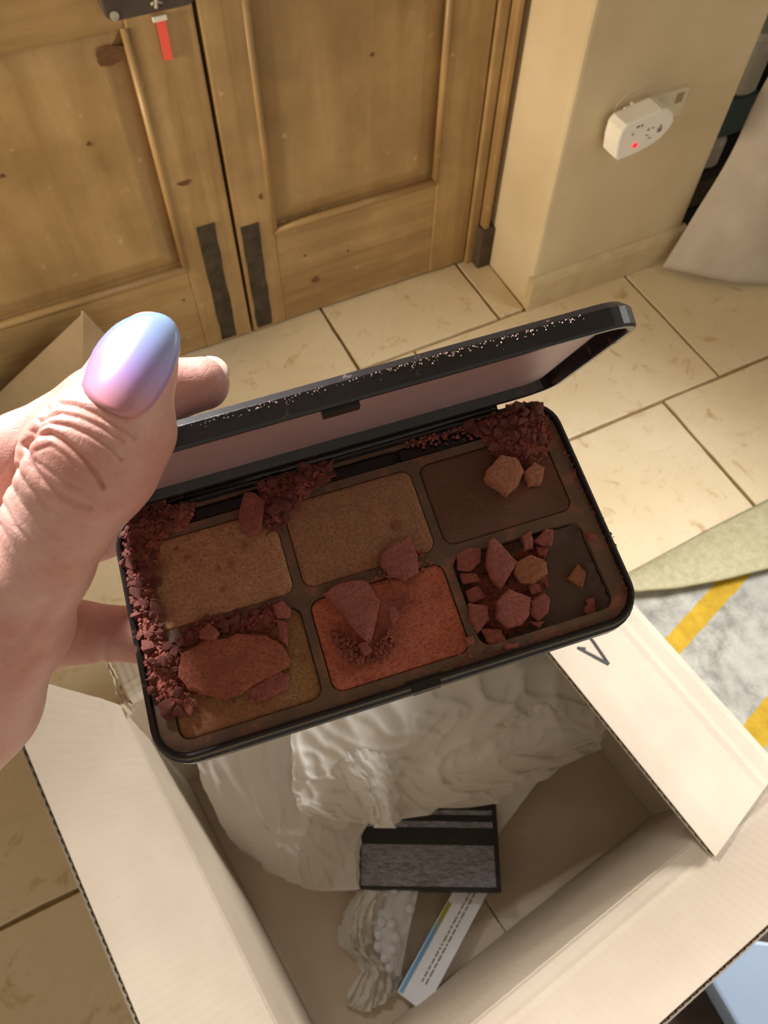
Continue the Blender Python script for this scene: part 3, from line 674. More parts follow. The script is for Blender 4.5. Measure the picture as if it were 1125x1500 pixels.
# bubble wrap tongue
t = NT('bubble_plastic'); t.set(srgb(206, 208, 212), 0.12, None); t.b.inputs['Transmission Weight'].default_value = 0.0
tp = t.n('ShaderNodeBsdfTransparent'); m2 = t.n('ShaderNodeMixShader'); m2.inputs[0].default_value = 0.28; t.l(t.b.outputs[0], m2.inputs[1]); t.l(tp.outputs[0], m2.inputs[2]); t.l(m2.outputs[0], t.out.inputs[0])
M_bub = t.m
bw = empty('bubble_wrap'); tag(bw, 'clear bubble wrap tongue hanging out under the black carton', 'bubble wrap')
gfn = lerp_grid([[(535, 1296, .045), (575, 1297, .048), (614, 1300, .045)], [(545, 1350, .04), (572, 1355, .046), (600, 1360, .04)], [(556, 1395, .034), (575, 1400, .04), (592, 1400, .034)], [(580, 1428, .03), (583, 1430, .032), (587, 1428, .03)]])
link('film', sheet_mesh('film', lambda u, v: tuple(gfn(u, v)+np.array([0, 0, 0.002*noise.noise(Vector((u*6, v*8, 2)))])), 24, 40), M_bub, bw, True)
bub_me = loops_mesh('bubble', [[(0.0056*math.sin(th)*math.cos(k*math.pi/6), 0.0056*math.sin(th)*math.sin(k*math.pi/6), 0.003*math.cos(th)) for k in range(12)] for th in (1.57, 1.1, .7, .3, .08)], False, True); bub_me.materials.append(M_bub); bub_me.shade_smooth()
for j in range(7):
    for i in range(4):
        u = (i+0.5*(j % 2)+0.3)/4.3; v_ = (j+0.4)/7.5
        w_ = 1-0.75*v_
        if rng.random() < 0.25 or abs(u-0.5) > 0.5: continue
        if (i % 2 and v_ > 0.45) or (i % 3 and v_ > 0.7): continue
        p = gfn(u, v_); o = bpy.data.objects.new('bubble', bub_me); COL.objects.link(o); o.parent = bw; o.location = (p[0], p[1], p[2]+0.0005)


# ================================================================== the make-up palette
PR = Matrix(((0.9823943, 0.1530246, -0.1071676), (-0.1673654, 0.9757722, -0.1409165), (0.0830075, 0.1563717, 0.9842041)))
PT = Vector((0.0427843, 0.0856479, 0.8092017))
PM = Matrix.Translation(PT) @ PR.to_4x4()
PMi = PM.inverted()
PW, PH, GX, GY = 0.0385, 0.0262, 0.0025, 0.0034
UO, VB, VT = 0.0675, -0.0335, 0.0385
def uv_at(px, py, n=0.0):
    r = PMi.to_3x3() @ Vector(ray(px, py)); o = PMi @ Vector(CAM); s = (n-o.z)/r.z; return (o.x+r.x*s, o.y+r.y*s)
pal = empty('makeup_palette'); pal.matrix_world = PM
tag(pal, 'open black make-up palette with shattered powder held over the cardboard box', 'palette')
def dusty(name, ca, cb, dust, amount, rough=0.32, scale=140):
    t = NT(name); v = t.coords('Object'); f = t.noise(v, scale, 6, 0.7); f2 = t.noise(v, 26, 4, 0.6)
    c = t.mix(t.ramp(f2, [(0.35, K1), (0.65, W1)]), ca, cb)
    k = t.ramp(f, [(0.62-amount*0.4, K1), (0.75-amount*0.3, W1)])
    c = t.mix(k, c, dust); rr = t.mix(k, (rough,)*3+(1,), (0.8,)*3+(1,))
    return t.set(c, rr, t.bump(f, 0.25, 0.0004))
M_case = dusty('case_black', srgb(20, 17, 18), srgb(30, 26, 27), srgb(110, 70, 58), 0.05, 0.3)
M_insert = dusty('insert_dusty', srgb(88, 68, 53), srgb(108, 86, 68), srgb(146, 94, 74), 0.27, 0.6)
def off(P, d, n):
    cx_ = sum(p[0] for p in P)/len(P); 
    return P
OUT = lambda ins, n, r=0.0105: [(p[0], p[1], n) for p in rrect(-UO+ins, UO-ins, VB+ins, VT-ins, max(0.002, r-ins), 7)]
link('case_shell', loops_mesh('case_shell', [OUT(.004, -.0100), OUT(.0014, -.0095), OUT(.0004, -.0078), OUT(0, -.006), OUT(0, -.0022), OUT(.0006, -.0019), OUT(.0006, .0006), OUT(.0009, .0014), OUT(.0015, .0016), OUT(.0021, .0013), OUT(.0025, .0002), OUT(.0027, -.002)], True, False), M_case, pal, False)
# dusty insert with six pan wells (two rows of three)
wells = {}
for c_ in range(3):
    for r_ in range(2):
        u0 = (c_-1)*(PW+GX)-PW/2; v0 = GY/2 if r_ == 0 else -GY/2-PH
        wells[(c_, r_)] = (u0, u0+PW, v0, v0+PH)
outer = [Vector((p[0], p[1])) for p in OUT(.0024, 0)]
chan = rrect(-0.047, 0.049, 0.0305, 0.0352, 0.001, 2)
pts = list(outer); edges = [(i, (i+1) % len(outer)) for i in range(len(outer))]; holes = []
for P in [rrect(*w, 0.0034, 5) for w in wells.values()]+[chan]:
    b = len(pts); pts += [Vector(p) for p in P]; edges += [(b+i, b+(i+1) % len(P)) for i in range(len(P))]; holes.append(P)
vv, _, ff, *_r = delaunay_2d_cdt(pts, edges, [], 0, 1e-7)
V = [(p[0], p[1], 0.0) for p in vv]; F = []
for f_ in ff:
    cxx = sum(vv[i][0] for i in f_)/len(f_); cyy = sum(vv[i][1] for i in f_)/len(f_)
    if any(in_poly(cxx, cyy, h) for h in holes) or not in_poly(cxx, cyy, [tuple(p) for p in outer]): continue
    F.append(tuple(f_))
for P in holes:
    b = len(V); n_ = len(P); V += [(p[0], p[1], 0.0) for p in P]+[(p[0], p[1], -0.0042) for p in P]
    F += [(b+i, b+n_+i, b+n_+(i+1) % n_, b+(i+1) % n_) for i in range(n_)]+[tuple(b+n_+i for i in range(n_))]
ins = link('insert_tray', mesh_pf('insert_tray', V, F), M_insert, pal)
M_hng = mixed('hinge_black', srgb(16, 14, 15), srgb(24, 21, 22), 60, 0.25, 0.1)
for a, b in ((-.046, -.019), (-.017, .016), (.018, .048)):
    link('hinge_bar', bevel_mesh(box_mesh('hinge_bar', (a, 0.0310, -0.004), (b, 0.0347, -0.0006)), 0.0005), M_hng, pal)
link('hinge_pin', tube_mesh('hinge_pin', [(-.05, .0382, .0016), (.05, .0382, .0016)], 0.0014, 10), M_hng, pal, True)
box('front_catch', (0.0005, VB-0.0006, -0.0035), (0.0085, VB+0.0022, 0.0019), M_hng, pal, 0.0004)
box('catch_slot', (-0.0005, VB+0.0022, -0.001), (0.0095, VB+0.0030, 0.0008), M_hng, pal, 0.0002)
# lid, hinged at the back and standing up
TL = math.radians(109.0); LH = 0.0715
L_M = Matrix(((1, 0, 0, 0), (0, math.cos(TL), -math.sin(TL), 0.0385), (0, math.sin(TL), math.cos(TL), 0.0022), (0, 0, 0, 1)))
LO = lambda ins, w, r=0.0105: [(p[0], p[1], w) for p in rrect(-UO+ins, UO-ins, 0.0005+ins, LH-ins, max(0.0015, r-ins), 7)]
lid = link('lid', loops_mesh('lid', [LO(.0016, -.0060), LO(0.0001, -.0046), LO(0, -.0044), LO(0, -.003), LO(0, -.0006), LO(.0004, 0), LO(.0016, .0), LO(.0021, -.0004), LO(.0030, -.0032), LO(.0034, -.0036)], True, True), M_case, pal)
lid.matrix_local = L_M
t = NT('mauve_mirror'); v = t.coords('Object'); f = t.noise(v, 300, 4, 0.6); f2 = t.noise(v, 30, 4)
M_mauve = t.set(t.mix(t.ramp(f2, [(0.3, K1), (0.7, W1)]), srgb(176, 140, 138), srgb(190, 156, 154)), 0.4, t.bump(f, 0.06, 0.0003), Metallic=0.15)
link('mirror', prism_mesh('mirror', [(p[0], p[1]) for p in LO(.0052, 0)], -0.0035, -0.0029, 0.0002), M_mauve, lid)
box('lid_catch', (-0.0040, LH-0.0052, -0.0030), (0.0040, LH-0.0012, 0.0012), M_hng, lid, 0.0004)

# ---- powders
def powder(name, base, hi, spark=0.0, dark=None, dustc=srgb(128, 58, 44), rough=0.75):
    t = NT(name); v = t.coords('Object'); f = t.noise(v, 1150, 5, 0.75); f2 = t.noise(v, 200, 6, 0.7)
    c = t.mix(t.ramp(f2, [(0.35, K1), (0.65, W1)]), base, hi)
    c = t.mix(t.ramp(f, [(0.36, W1), (0.54, K1)]), c, dark or base)
    at = t.n('ShaderNodeAttribute'); at.attribute_name = 'dust'
    c = t.mix(at.outputs['Fac'], c, dustc)
    return t.set(c, rough, t.bump(f, 1.0, 0.0009, t.bump(f2, 0.5, 0.001)), Metallic=spark)
RED = srgb(138, 66, 50)
M_p1 = powder('powder_tan', srgb(196, 142, 104), srgb(214, 162, 122), 0.1, srgb(166, 112, 78), srgb(140, 74, 56))
M_p2 = powder('powder_bronze', srgb(172, 122, 88), srgb(190, 138, 102), 0.1, srgb(148, 100, 70), srgb(146, 70, 54))
M_p3 = powder('powder_brown', srgb(113, 75, 54), srgb(125, 84, 61), 0.0, srgb(104, 68, 50), srgb(154, 88, 68))
M_p4 = powder('powder_gold', srgb(176, 132, 86), srgb(196, 152, 102), 0.12, srgb(144, 100, 62), srgb(156, 82, 56))
M_p5 = powder('powder_orange', srgb(204, 106, 78), srgb(222, 130, 98), 0.05, srgb(168, 78, 56), srgb(120, 52, 44))
M_ch = powder('powder_red', srgb(164, 88, 74), srgb(184, 108, 92), 0.0, srgb(140, 70, 58))
M_cr = powder('powder_red_crumb', srgb(160, 82, 68), srgb(184, 106, 88), 0.0, srgb(126, 58, 48))
M_slab = powder('powder_slab', srgb(158, 80, 56), srgb(186, 106, 76), 0.0, srgb(132, 64, 44))
M_ct = powder('powder_tan_chunk', srgb(181, 115, 79), srgb(199, 129, 91), 0.0, srgb(149, 88, 59))
def px_poly(P, n=0.0): return [uv_at(x, y, n) for x, y in P]
stains = {(0, 0): [((262, 760), 16, .9), ((240, 900), 16, .8), ((300, 915), 14, .8), ((337, 825), 7, .7), ((258, 803), 4, .7), ((273, 815), 4, .7), ((325, 862), 5, .7), ((318, 832), 4, .6), ((360, 800), 10, .6), ((235, 830), 14, .8), ((400, 880), 10, .6)],
          (1, 0): [((575, 768), 9, .6), ((600, 830), 26, .6), ((630, 815), 20, .5), ((560, 830), 16, .5), ((440, 745), 12, .6), ((540, 850), 20, .5)],
          (2, 0): [((760, 720), 22, .5), ((800, 690), 22, .5), ((750, 770), 16, .35), ((700, 790), 10, .3)],
          (0, 1): [((442, 962), 7, .6), ((300, 1050), 60, .55), ((380, 1030), 40, .6), ((260, 990), 60, .8), ((440, 900), 14, .5), ((330, 1075), 50, .6)],
          (1, 1): [((520, 960), 26, .95), ((560, 930), 30, .9), ((500, 930), 22, .8), ((585, 880), 28, .75), ((600, 850), 20, .6), ((540, 900), 30, .7), ((640, 870), 12, .3)]}
def cake(key, mat, h, rough_amp, tilt=(0, 0)):
    u0, u1, v0, v1 = wells[key]; g = 0.00025; nu, nv = 84, 58
    r = 0.0032; V = []; F = []; dust = []
    st = [(uv_at(*p), q*0.000186, a) for p, q, a in stains.get(key, [])]
    for j in range(nv+1):
        for i in range(nu+1):
            x = u0+g+(u1-u0-2*g)*i/nu; y = v0+g+(v1-v0-2*g)*j/nv
            # squeeze corners into a rounded rectangle
            cx_ = min(max(x, u0+g+r), u1-g-r); cy_ = min(max(y, v0+g+r), v1-g-r); dx, dy = x-cx_, y-cy_; m = max(abs(dx), abs(dy)); L = math.hypot(dx, dy)
            if L > 1e-9 and abs(dx) > 1e-9 and abs(dy) > 1e-9: x, y = cx_+dx*m/L, cy_+dy*m/L
            e = min(x-u0, u1-x, y-v0, v1-y); z = h-0.0005*math.exp(-e/0.0004)
            z += rough_amp*(noise.noise(Vector((x*520, y*520, h*900)))*0.6+noise.noise(Vector((x*1600, y*1600, 3)))*0.4)
            d_ = 0.0
            for (su, sv), sr, a in st:
                q = ((x-su)**2+(y-sv)**2)/(sr*sr)
                w = math.exp(-q*1.1)*(0.75+0.5*noise.noise(Vector((x*900, y*900, sr*1e4)))); d_ = max(d_, a*min(1, w*1.2))
                if sr < 0.0017: z -= 0.0005*math.exp(-q)
            dust.append(min(1, max(0, d_)))
            V.append((x, y, z))
    for j in range(nv):
        for i in range(nu): F.append((j*(nu+1)+i, j*(nu+1)+i+1, (j+1)*(nu+1)+i+1, (j+1)*(nu+1)+i))
    ring = [i for i in range(nu+1)]+[(j+1)*(nu+1)-1 for j in range(1, nv+1)]+[nv*(nu+1)+i for i in range(nu-1, -1, -1)]+[j*(nu+1) for j in range(nv-1, 0, -1)]
    b = len(V)
    for i in ring: V.append((V[i][0], V[i][1], -0.0041)); dust.append(0)
    for k in range(len(ring)): F.append((ring[k], b+k, b+(k+1) % len(ring), ring[(k+1) % len(ring)]))
    me = mesh_pf('powder_cake', V, F); a = me.attributes.new('dust', 'FLOAT', 'POINT'); a.data.foreach_set('value', dust)
    return link('powder_cake', me, mat, pal, True)
tag(cake((0, 0), M_p1, 0.0002, 0.00009), 'tan shimmer powder cake'); tag(cake((1, 0), M_p2, 0.0002, 0.00007), 'bronze powder cake'); tag(cake((2, 0), M_p3, -0.0001, 0.00004), 'dark brown powder cake')
tag(cake((0, 1), M_p4, -0.0008, 0.00020), 'gold brown broken powder cake'); tag(cake((1, 1), M_p5, -0.0002, 0.00025), 'orange red rough powder cake')
# residue left round the edge of the emptied pan
u0, u1, v0, v1 = wells[(2, 1)]
def residue_fn(u, v):
    x = u0+0.0004+(u1-u0-0.0008)*u; y = v0+0.0004+(v1-v0-0.0008)*v; e = min(u1-x, v1-y); 
    k = math.exp(-(e/0.0032)**2)+0.25*math.exp(-((min(x-u0, y-v0))/0.0012)**2)
    return (x, y, -0.0040+0.0026*k*(0.7+0.6*abs(noise.noise(Vector((x*300, y*300, 1)))))+0.00015*noise.noise(Vector((x*900, y*900, 2))))
M_res = dusty('pan_residue', srgb(78, 62, 52), srgb(92, 72, 60), srgb(112, 58, 48), 0.10, 0.7, 90)
link('pan_residue', sheet_mesh('pan_residue', residue_fn, 60, 40), M_res, pal, True)

# ---- broken chunks: every one a slab of its own
def chunk(P, n0, h, label, mat=M_ch, tilt=0.0, group='broken red-brown powder chunks', parent=None):
    Q = px_poly(P, n0+h); cx_ = sum(p[0] for p in Q)/len(Q); cy_ = sum(p[1] for p in Q)/len(Q)
    Q = [(x-cx_, y-cy_) for x, y in Q]
    area2 = sum(Q[i][0]*Q[(i+1) % len(Q)][1]-Q[(i+1) % len(Q)][0]*Q[i][1] for i in range(len(Q)))
    if area2 < 0: Q = Q[::-1]
    R = []
    for i in range(len(Q)):
        a, b = Q[i], Q[(i+1) % len(Q)]; m = 3
        for k in range(m):
            f = k/m; j = 0.0002 if k else 0.0; R.append((a[0]+(b[0]-a[0])*f+rng.uniform(-j, j), a[1]+(b[1]-a[1])*f+rng.uniform(-j, j)))
    me = bpy.data.meshes.new('powder_chunk'); n = len(R)
    V = [(x*1.03+rng.uniform(-.0002, .0002), y*1.03+rng.uniform(-.0002, .0002), 0) for x, y in R]+[(x*1.04, y*1.04, h*0.55+rng.uniform(-.0002, .0002)) for x, y in R]+[(x*0.965, y*0.965, h*0.93) for x, y in R]
    F = [tuple(range(n-1, -1, -1))]+[(k*n+i, k*n+(i+1) % n, (k+1)*n+(i+1) % n, (k+1)*n+i) for k in range(2) for i in range(n)]
    # rough top: two inner rings and a centre
    for s_ in (0.72, 0.4):
        V += [(x*s_, y*s_, h*1.0+0.00003*(s_ < .5)) for x, y in R]
    V.append((0, 0, h)); F += [(k*n+i, k*n+(i+1) % n, (k+1)*n+(i+1) % n, (k+1)*n+i) for k in (2, 3) for i in range(n)]+[(4*n+i, 4*n+(i+1) % n, 5*n) for i in range(n)]
    me = mesh_pf('powder_chunk', V, F); me.materials.append(mat)
    o = bpy.data.objects.new('powder_chunk', me); COL.objects.link(o)
    rot = Matrix.Rotation(tilt, 4, Vector((rng.uniform(-1, 1), rng.uniform(-1, 1), 0)).normalized()) if tilt else Matrix.Identity(4)
    o.matrix_world = PM @ Matrix.Translation((cx_, cy_, n0)) @ rot
    tag(o, label, 'powder chunk', group); return o
chunk([(267, 958), (302, 936), (330, 936), (345, 928), (388, 931), (409, 944), (421, 965), (418, 976), (373, 1000), (352, 1015), (331, 1022), (302, 1016), (277, 1008), (263, 990)], 0.0008, 0.0017, 'largest red-brown powder slab, lying over the gold powder pan', M_slab, 0.03)
chunk([(359, 1011), (409, 983), (423, 990), (420, 1011), (380, 1027)], -0.0006, 0.0015, 'red-brown slab tucked under the lower right edge of the largest slab', M_cr)
chunk([(398, 887), (412, 878), (425, 890), (423, 904), (405, 904)], 0.0008, 0.0018, 'pinkish powder chunk at the top right corner of the gold powder pan', tilt=.1)
chunk([(405, 905), (420, 912), (420, 944), (409, 936)], 0.0002, 0.0018, 'narrow powder splinter at the upper right corner of the largest slab', M_cr, .1)
chunk([(292, 922), (306, 912), (320, 926), (316, 936), (293, 935)], 0.0010, 0.0018, 'small pointed powder chunk just above the largest slab', tilt=.15)
chunk([(256, 1022), (263, 1016), (284, 1040), (277, 1048)], -0.0004, 0.0016, 'stick-shaped powder splinter below left of the largest slab', M_cr)
chunk([(357, 720), (371, 720), (387, 732), (384, 755), (379, 779), (365, 785), (352, 773), (348, 755)], 0.0005, 0.0020, 'tall pinkish chunk over the top edge of the tan powder pan', tilt=.12)
chunk([(557, 812), (574, 795), (598, 786), (611, 812), (611, 838), (592, 848), (574, 842), (559, 829)], 0.0005, 0.0022, 'blocky pinkish chunk on the lower right corner of the bronze powder pan', tilt=.05)
chunk([(473, 869), (491, 856), (530, 849), (540, 855), (555, 880), (551, 904), (542, 936), (537, 940), (519, 922), (501, 897)], 0.0003, 0.0020, 'large triangular slab at the top of the orange powder pan', tilt=.04)
chunk([(524, 944), (537, 940), (544, 951), (533, 960)], 0.0004, 0.0014, 'little square crumb below the triangular slab on the orange powder', M_cr)
chunk([(568, 890), (581, 887), (583, 904), (575, 915), (570, 905)], 0.0004, 0.0014, 'pale pointed crumb right of the triangular slab on the orange powder')
six = [([(715, 790), (723, 786), (738, 801), (757, 820), (749, 835), (734, 859), (719, 842), (712, 820)], 'diamond-shaped chunk standing highest in the emptied pan', .0, .0024, M_ch),
 ([(727, 879), (745, 861), (777, 874), (775, 898), (764, 913), (743, 917), (727, 902)], 'widest chunk in the middle of the emptied pan', -.0005, .0026, M_ch),
 ([(779, 879), (798, 868), (807, 876), (805, 894), (790, 907), (779, 898)], 'six-sided chunk just right of the widest chunk in the emptied pan', -.002, .0024, M_ch),
 ([(686, 883), (715, 887), (717, 905), (701, 926), (689, 909)], 'wedge chunk at the left wall of the emptied pan', -.001, .0024, M_ch),
 ([(669, 810), (686, 801), (704, 801), (704, 821), (689, 835), (671, 831)], 'chunk in the top left corner of the emptied pan', -.0015, .0022, M_ch),
 ([(757, 823), (779, 812), (801, 823), (803, 838), (783, 853), (764, 851), (755, 838)], 'tan orange crumbly chunk right of the diamond chunk in the emptied pan', -.0012, .0022, M_ct),
 ([(764, 786), (779, 775), (781, 801), (768, 805)], 'thin upright chunk at the top edge of the emptied pan', -.001, .0022, M_ch),
 ([(783, 790), (801, 773), (811, 775), (809, 797), (798, 797)], 'rightmost pinkish chunk at the top edge of the emptied pan', -.001, .0020, M_ch),
 ([(775, 857), (790, 855), (794, 868), (779, 870)], 'small chunk between the tan and the six-sided chunk', -.002, .0016, M_ch),
 ([(831, 846), (846, 825), (859, 838), (854, 859)], 'lone tan square chunk on the bare right part of the emptied pan', -.0038, .0018, M_ct),
 ([(859, 877), (871, 874), (872, 886), (860, 888)], 'upper one of two pebble crumbs low on the right in the emptied pan', -.0038, .0018, M_ch),
 ([(857, 888), (872, 886), (873, 900), (856, 899)], 'lower one of two pebble crumbs low on the right in the emptied pan', -.0038, .0018, M_ch),
 ([(682, 864), (700, 857), (712, 872), (689, 883)], 'dark chunk above the wedge chunk in the emptied pan', -.002, .002, M_cr),
 ([(674, 838), (697, 838), (704, 849), (678, 853)], 'flat dark chunk under the top left corner chunk of the emptied pan', -.002, .002, M_cr),
 ([(680, 935), (693, 930), (695, 943), (686, 946)], 'little chunk on the rim between the orange and the emptied pan', .0002, .0014, M_ch),
 ([(738, 943), (760, 941), (757, 948), (742, 950)], 'flat sliver on the front rim below the emptied pan', .0002, .0010, M_ch),
 ([(861, 780), (876, 784), (872, 790), (863, 790)], 'tiny pink flake on the right rim beside the emptied pan', .0002, .0008, M_ch),
 ([(704, 920), (734, 920), (742, 939), (719, 946)], 'dark chunk at the lower left edge of the emptied pan', -.0025, .0022, M_cr),
 ([(775, 909), (798, 909), (790, 920)], 'three-cornered dark splinter below the six-sided chunk', -.003, .0018, M_cr),
 ([(786, 801), (805, 801), (801, 814), (790, 814)], 'small dark chunk below the rightmost pinkish chunk', -.0022, .0018, M_cr),
 ([(712, 688), (734, 665), (757, 669), (768, 688), (760, 706), (742, 723), (723, 710), (710, 699)], 'lumpy chunk at the foot of the heap on the dark brown pan', .0002, .0028, M_ct),
 ([(768, 691), (783, 676), (798, 684), (794, 706), (775, 710)], 'second lump right of the lumpy chunk on the dark brown pan', .0002, .0022, M_ct)]
for P, lab, n0, h, m in six: chunk(P, n0, h, lab, m, tilt=rng.uniform(0.02, 0.16))

# ---- crumb heaps
def hull_mesh(seed):
    r = random.Random(seed); bm = bmesh.new()
    for _ in range(12):
        d = Vector((r.gauss(0, 1), r.gauss(0, 1), r.gauss(0, .7))).normalized()*r.uniform(.7, 1.05); bm.verts.new(d)
    bmesh.ops.convex_hull(bm, input=bm.verts); me = bpy.data.meshes.new('powder_crumb')
    for v_ in [v_ for v_ in bm.verts if not v_.link_faces]: bm.verts.remove(v_)
    bm.to_mesh(me); bm.free(); me.materials.append(M_cr if seed % 3 else M_ch); return me
protos = [hull_mesh(k) for k in range(12)]
def samp(P):
    xs = [p[0] for p in P]; ys = [p[1] for p in P]
    while True:
        x, y = rng.uniform(min(xs), max(xs)), rng.uniform(min(ys), max(ys))
        if in_poly(x, y, P): return x, y
def edge_dist(x, y, P):
    best = 9
    for i in range(len(P)):
        ax, ay = P[i]; bx_, by_ = P[(i+1) % len(P)]; dx, dy = bx_-ax, by_-ay; t_ = max(0, min(1, ((x-ax)*dx+(y-ay)*dy)/(dx*dx+dy*dy))); best = min(best, math.hypot(x-ax-t_*dx, y-ay-t_*dy))
    return best
fine_V = []; fine_F = []
def fine(x, y, z, s):
    me = rng.choice(protos); b = len(fine_V); R_ = Matrix.Rotation(rng.uniform(0, 6.3), 3, 'Z') @ Matrix.Rotation(rng.uniform(0, 3), 3, 'X')
    for v_ in me.vertices: fine_V.append(Vector((x, y, z))+R_ @ v_.co*s)
    for f_ in me.polygons: fine_F.append(tuple(b+i for i in f_.vertices))
def heap(name, poly_px, base, peak, n_big, n_fine, label, group, smin=.0009, smax=.0025, mound=True, fs=(.0003, .0009)):
    P = px_poly(poly_px, base)
    ht = lambda x, y: base+peak*float(smoothstep(0, 0.004, edge_dist(x, y, P)))*(0.7+0.5*noise.noise(Vector((x*260, y*260, peak*1e3))))
    if mound:
        xs = [p[0] for p in P]; ys = [p[1] for p in P]; stp = 0.0007; V = {}; L = []; F = []
        nx = int((max(xs)-min(xs))/stp)+1; ny = int((max(ys)-min(ys))/stp)+1
        def vid(i, j):
            if (i, j) not in V:
                x, y = min(xs)+i*stp, min(ys)+j*stp
                z = ht(x, y) if in_poly(x, y, P) else base-0.0006
                V[(i, j)] = len(L); L.append((x+rng.uniform(-.0002, .0002), y+rng.uniform(-.0002, .0002), z-0.0003+rng.uniform(-.0003, .0003)))
            return V[(i, j)]
        for i in range(nx):
            for j in range(ny):
                if in_poly(min(xs)+(i+.5)*stp, min(ys)+(j+.5)*stp, P): F.append((vid(i, j), vid(i+1, j), vid(i+1, j+1), vid(i, j+1)))
        o = link('loose_powder', mesh_pf('loose_powder', L, F), M_cr); o.matrix_world = PM; tag(o, 'loose red-brown powder '+name, 'powder', None, 'stuff')
    for k in range(n_big):
        x, y = samp(P); s = 1.22*smin+(smax-smin)*rng.random()**2
        o = bpy.data.objects.new('powder_crumb', rng.choice(protos)); COL.objects.link(o)
        o.matrix_world = PM @ Matrix.Translation((x, y, ht(x, y)+s*0.35)) @ Matrix.Rotation(rng.uniform(0, 6.3), 4, 'Z') @ Matrix.Rotation(rng.uniform(-.7, .7), 4, 'X') @ Matrix.Diagonal((s*rng.uniform(.8, 1.25), s*rng.uniform(.7, 1), s*rng.uniform(.45, .8), 1))
        tag(o, label, 'powder crumb', group)
    for k in range(n_fine if not mound else int(n_fine*0.45)):
        x, y = samp(P); fine(x, y, ht(x, y)+0.0001, rng.uniform(*fs))
heap('along the left edge of the palette', [(176, 752), (230, 728), (283, 722), (284, 752), (268, 776), (240, 787), (228, 826), (233, 900), (240, 935), (262, 952), (262, 1005), (292, 1034), (245, 1052), (222, 1010), (200, 920), (184, 840)], 0.0006, 0.0022, 112, 900, 'small red-brown powder crumb in the long heap at the left edge', 'crumbs heaped along the left edge of the palette')
heap('between the tan and gold pans', [(248, 930), (300, 905), (360, 893), (410, 878), (418, 905), (395, 925), (340, 926), (300, 934), (262, 952)], 0.0001, 0.0016, 34, 220, 'small powder crumb in the strip above the largest slab', 'crumbs between the tan and gold powder pans', .0008, .0017)
heap('at the top of the two tan pans', [(372, 702), (410, 684), (450, 676), (487, 676), (488, 700), (462, 716), (432, 744), (418, 772), (388, 784), (386, 745)], 0.0004, 0.0018, 62, 420, 'small powder crumb in the heap between the tan and bronze pans', 'crumbs heaped over the tan and bronze pans')
heap('in the back right corner of the palette', [(668, 622), (705, 606), (760, 590), (792, 588), (806, 612), (812, 640), (800, 668), (778, 684), (748, 676), (722, 664), (706, 640)], 0.0004, 0.0022, 72, 480, 'small powder crumb in the heap in the back right corner', 'crumbs heaped in the back right corner')
heap('in the emptied pan', [(672, 812), (700, 800), (760, 790), (800, 790), (806, 850), (800, 905), (765, 925), (722, 945), (690, 905)], -0.0038, 0.0016, 14, 260, 'small powder crumb wedged among the chunks of the emptied pan', 'crumbs among the chunks of the emptied pan', .001, .0018)
heap('below the triangular slab', [(486, 925), (520, 935), (540, 955), (572, 920), (580, 945), (560, 970), (525, 975), (495, 955)], -0.0001, 0.0006, 0, 260, '', '', mound=False)
heap('on the hinge strip', [(590, 640), (640, 628), (690, 618), (700, 640), (640, 655), (600, 660)], 0.0002, 0.0006, 0, 90, '', '', mound=False)
heap('on the right rim', [(820, 625), (850, 690), (900, 790), (925, 870), (915, 880), (890, 800), (840, 700), (815, 650)], 0.0003, 0.0002, 0, 150, '', '', mound=False, fs=(.00015, .0005))
heap('on the front rim', [(240, 1085), (300, 1105), (500, 1045), (700, 975), (900, 905), (900, 898), (690, 965), (480, 1038), (300, 1098)], 0.0002, 0.0002, 0, 420, '', '', mound=False, fs=(.0001, .0003))
heap('on the front rim', [(640, 960), (720, 945), (740, 955), (650, 980)], 0.0002, 0.0003, 0, 24, '', '', mound=False, fs=(.0002, .0006))
heap('around the largest slab', [(245, 1010), (300, 1025), (380, 1030), (420, 1005), (425, 940), (415, 930), (300, 930), (255, 960)], -0.0004, 0.0006, 0, 260, '', '', mound=False)
heap('on the bronze pan', [(540, 840), (620, 800), (640, 830), (560, 860)], 0.0003, 0.0003, 0, 60, '', '', mound=False)
# pale glittering specks along the top edge of the lid
gl_V = []; gl_F = []
for _ in range(420):
    u = -0.045+0.099*rng.random(); dens = 0.35+0.65*math.exp(-((u-0.03)/0.03)**2)
    if rng.random() > dens: continue
    q = Vector((u, LH+rng.gauss(0, .00008), -0.0044+abs(rng.gauss(0, .0006)))); s_ = rng.uniform(.00008, .00022); b = len(gl_V)
    for dx, dy, dz in ((s_, 0, 0), (-s_, 0, 0), (0, s_, 0), (0, -s_, 0), (0, 0, s_), (0, 0, -s_)): gl_V.append(q+Vector((dx, dy, dz)))
    for f_ in ((0, 2, 4), (2, 1, 4), (1, 3, 4), (3, 0, 4), (2, 0, 5), (1, 2, 5), (3, 1, 5), (0, 3, 5)): gl_F.append(tuple(b+i for i in f_))
go = link('glitter_specks', mesh_pf('glitter_specks', gl_V, gl_F), mixed('glitter', srgb(230, 206, 190), srgb(200, 160, 150), 900, 0.25, 0.0, Metallic=0.5), lid); tag(go, None, None, None, 'stuff')
mf = mesh_pf('powder_dust', fine_V, fine_F); fo = link('powder_dust', mf, M_cr); fo.matrix_world = PM; tag(fo, 'fine red-brown powder dust and specks scattered over the whole palette', 'powder dust', None, 'stuff')

# ================================================================== the hand holding the palette
def c3(px, py, d): return np.array([(px-CX)/FPX*d, (py-CY)/FPX*d, d])
NF = np.array([-0.45, -0.30, -0.84]); NF /= np.linalg.norm(NF)      # direction the thumb's back faces
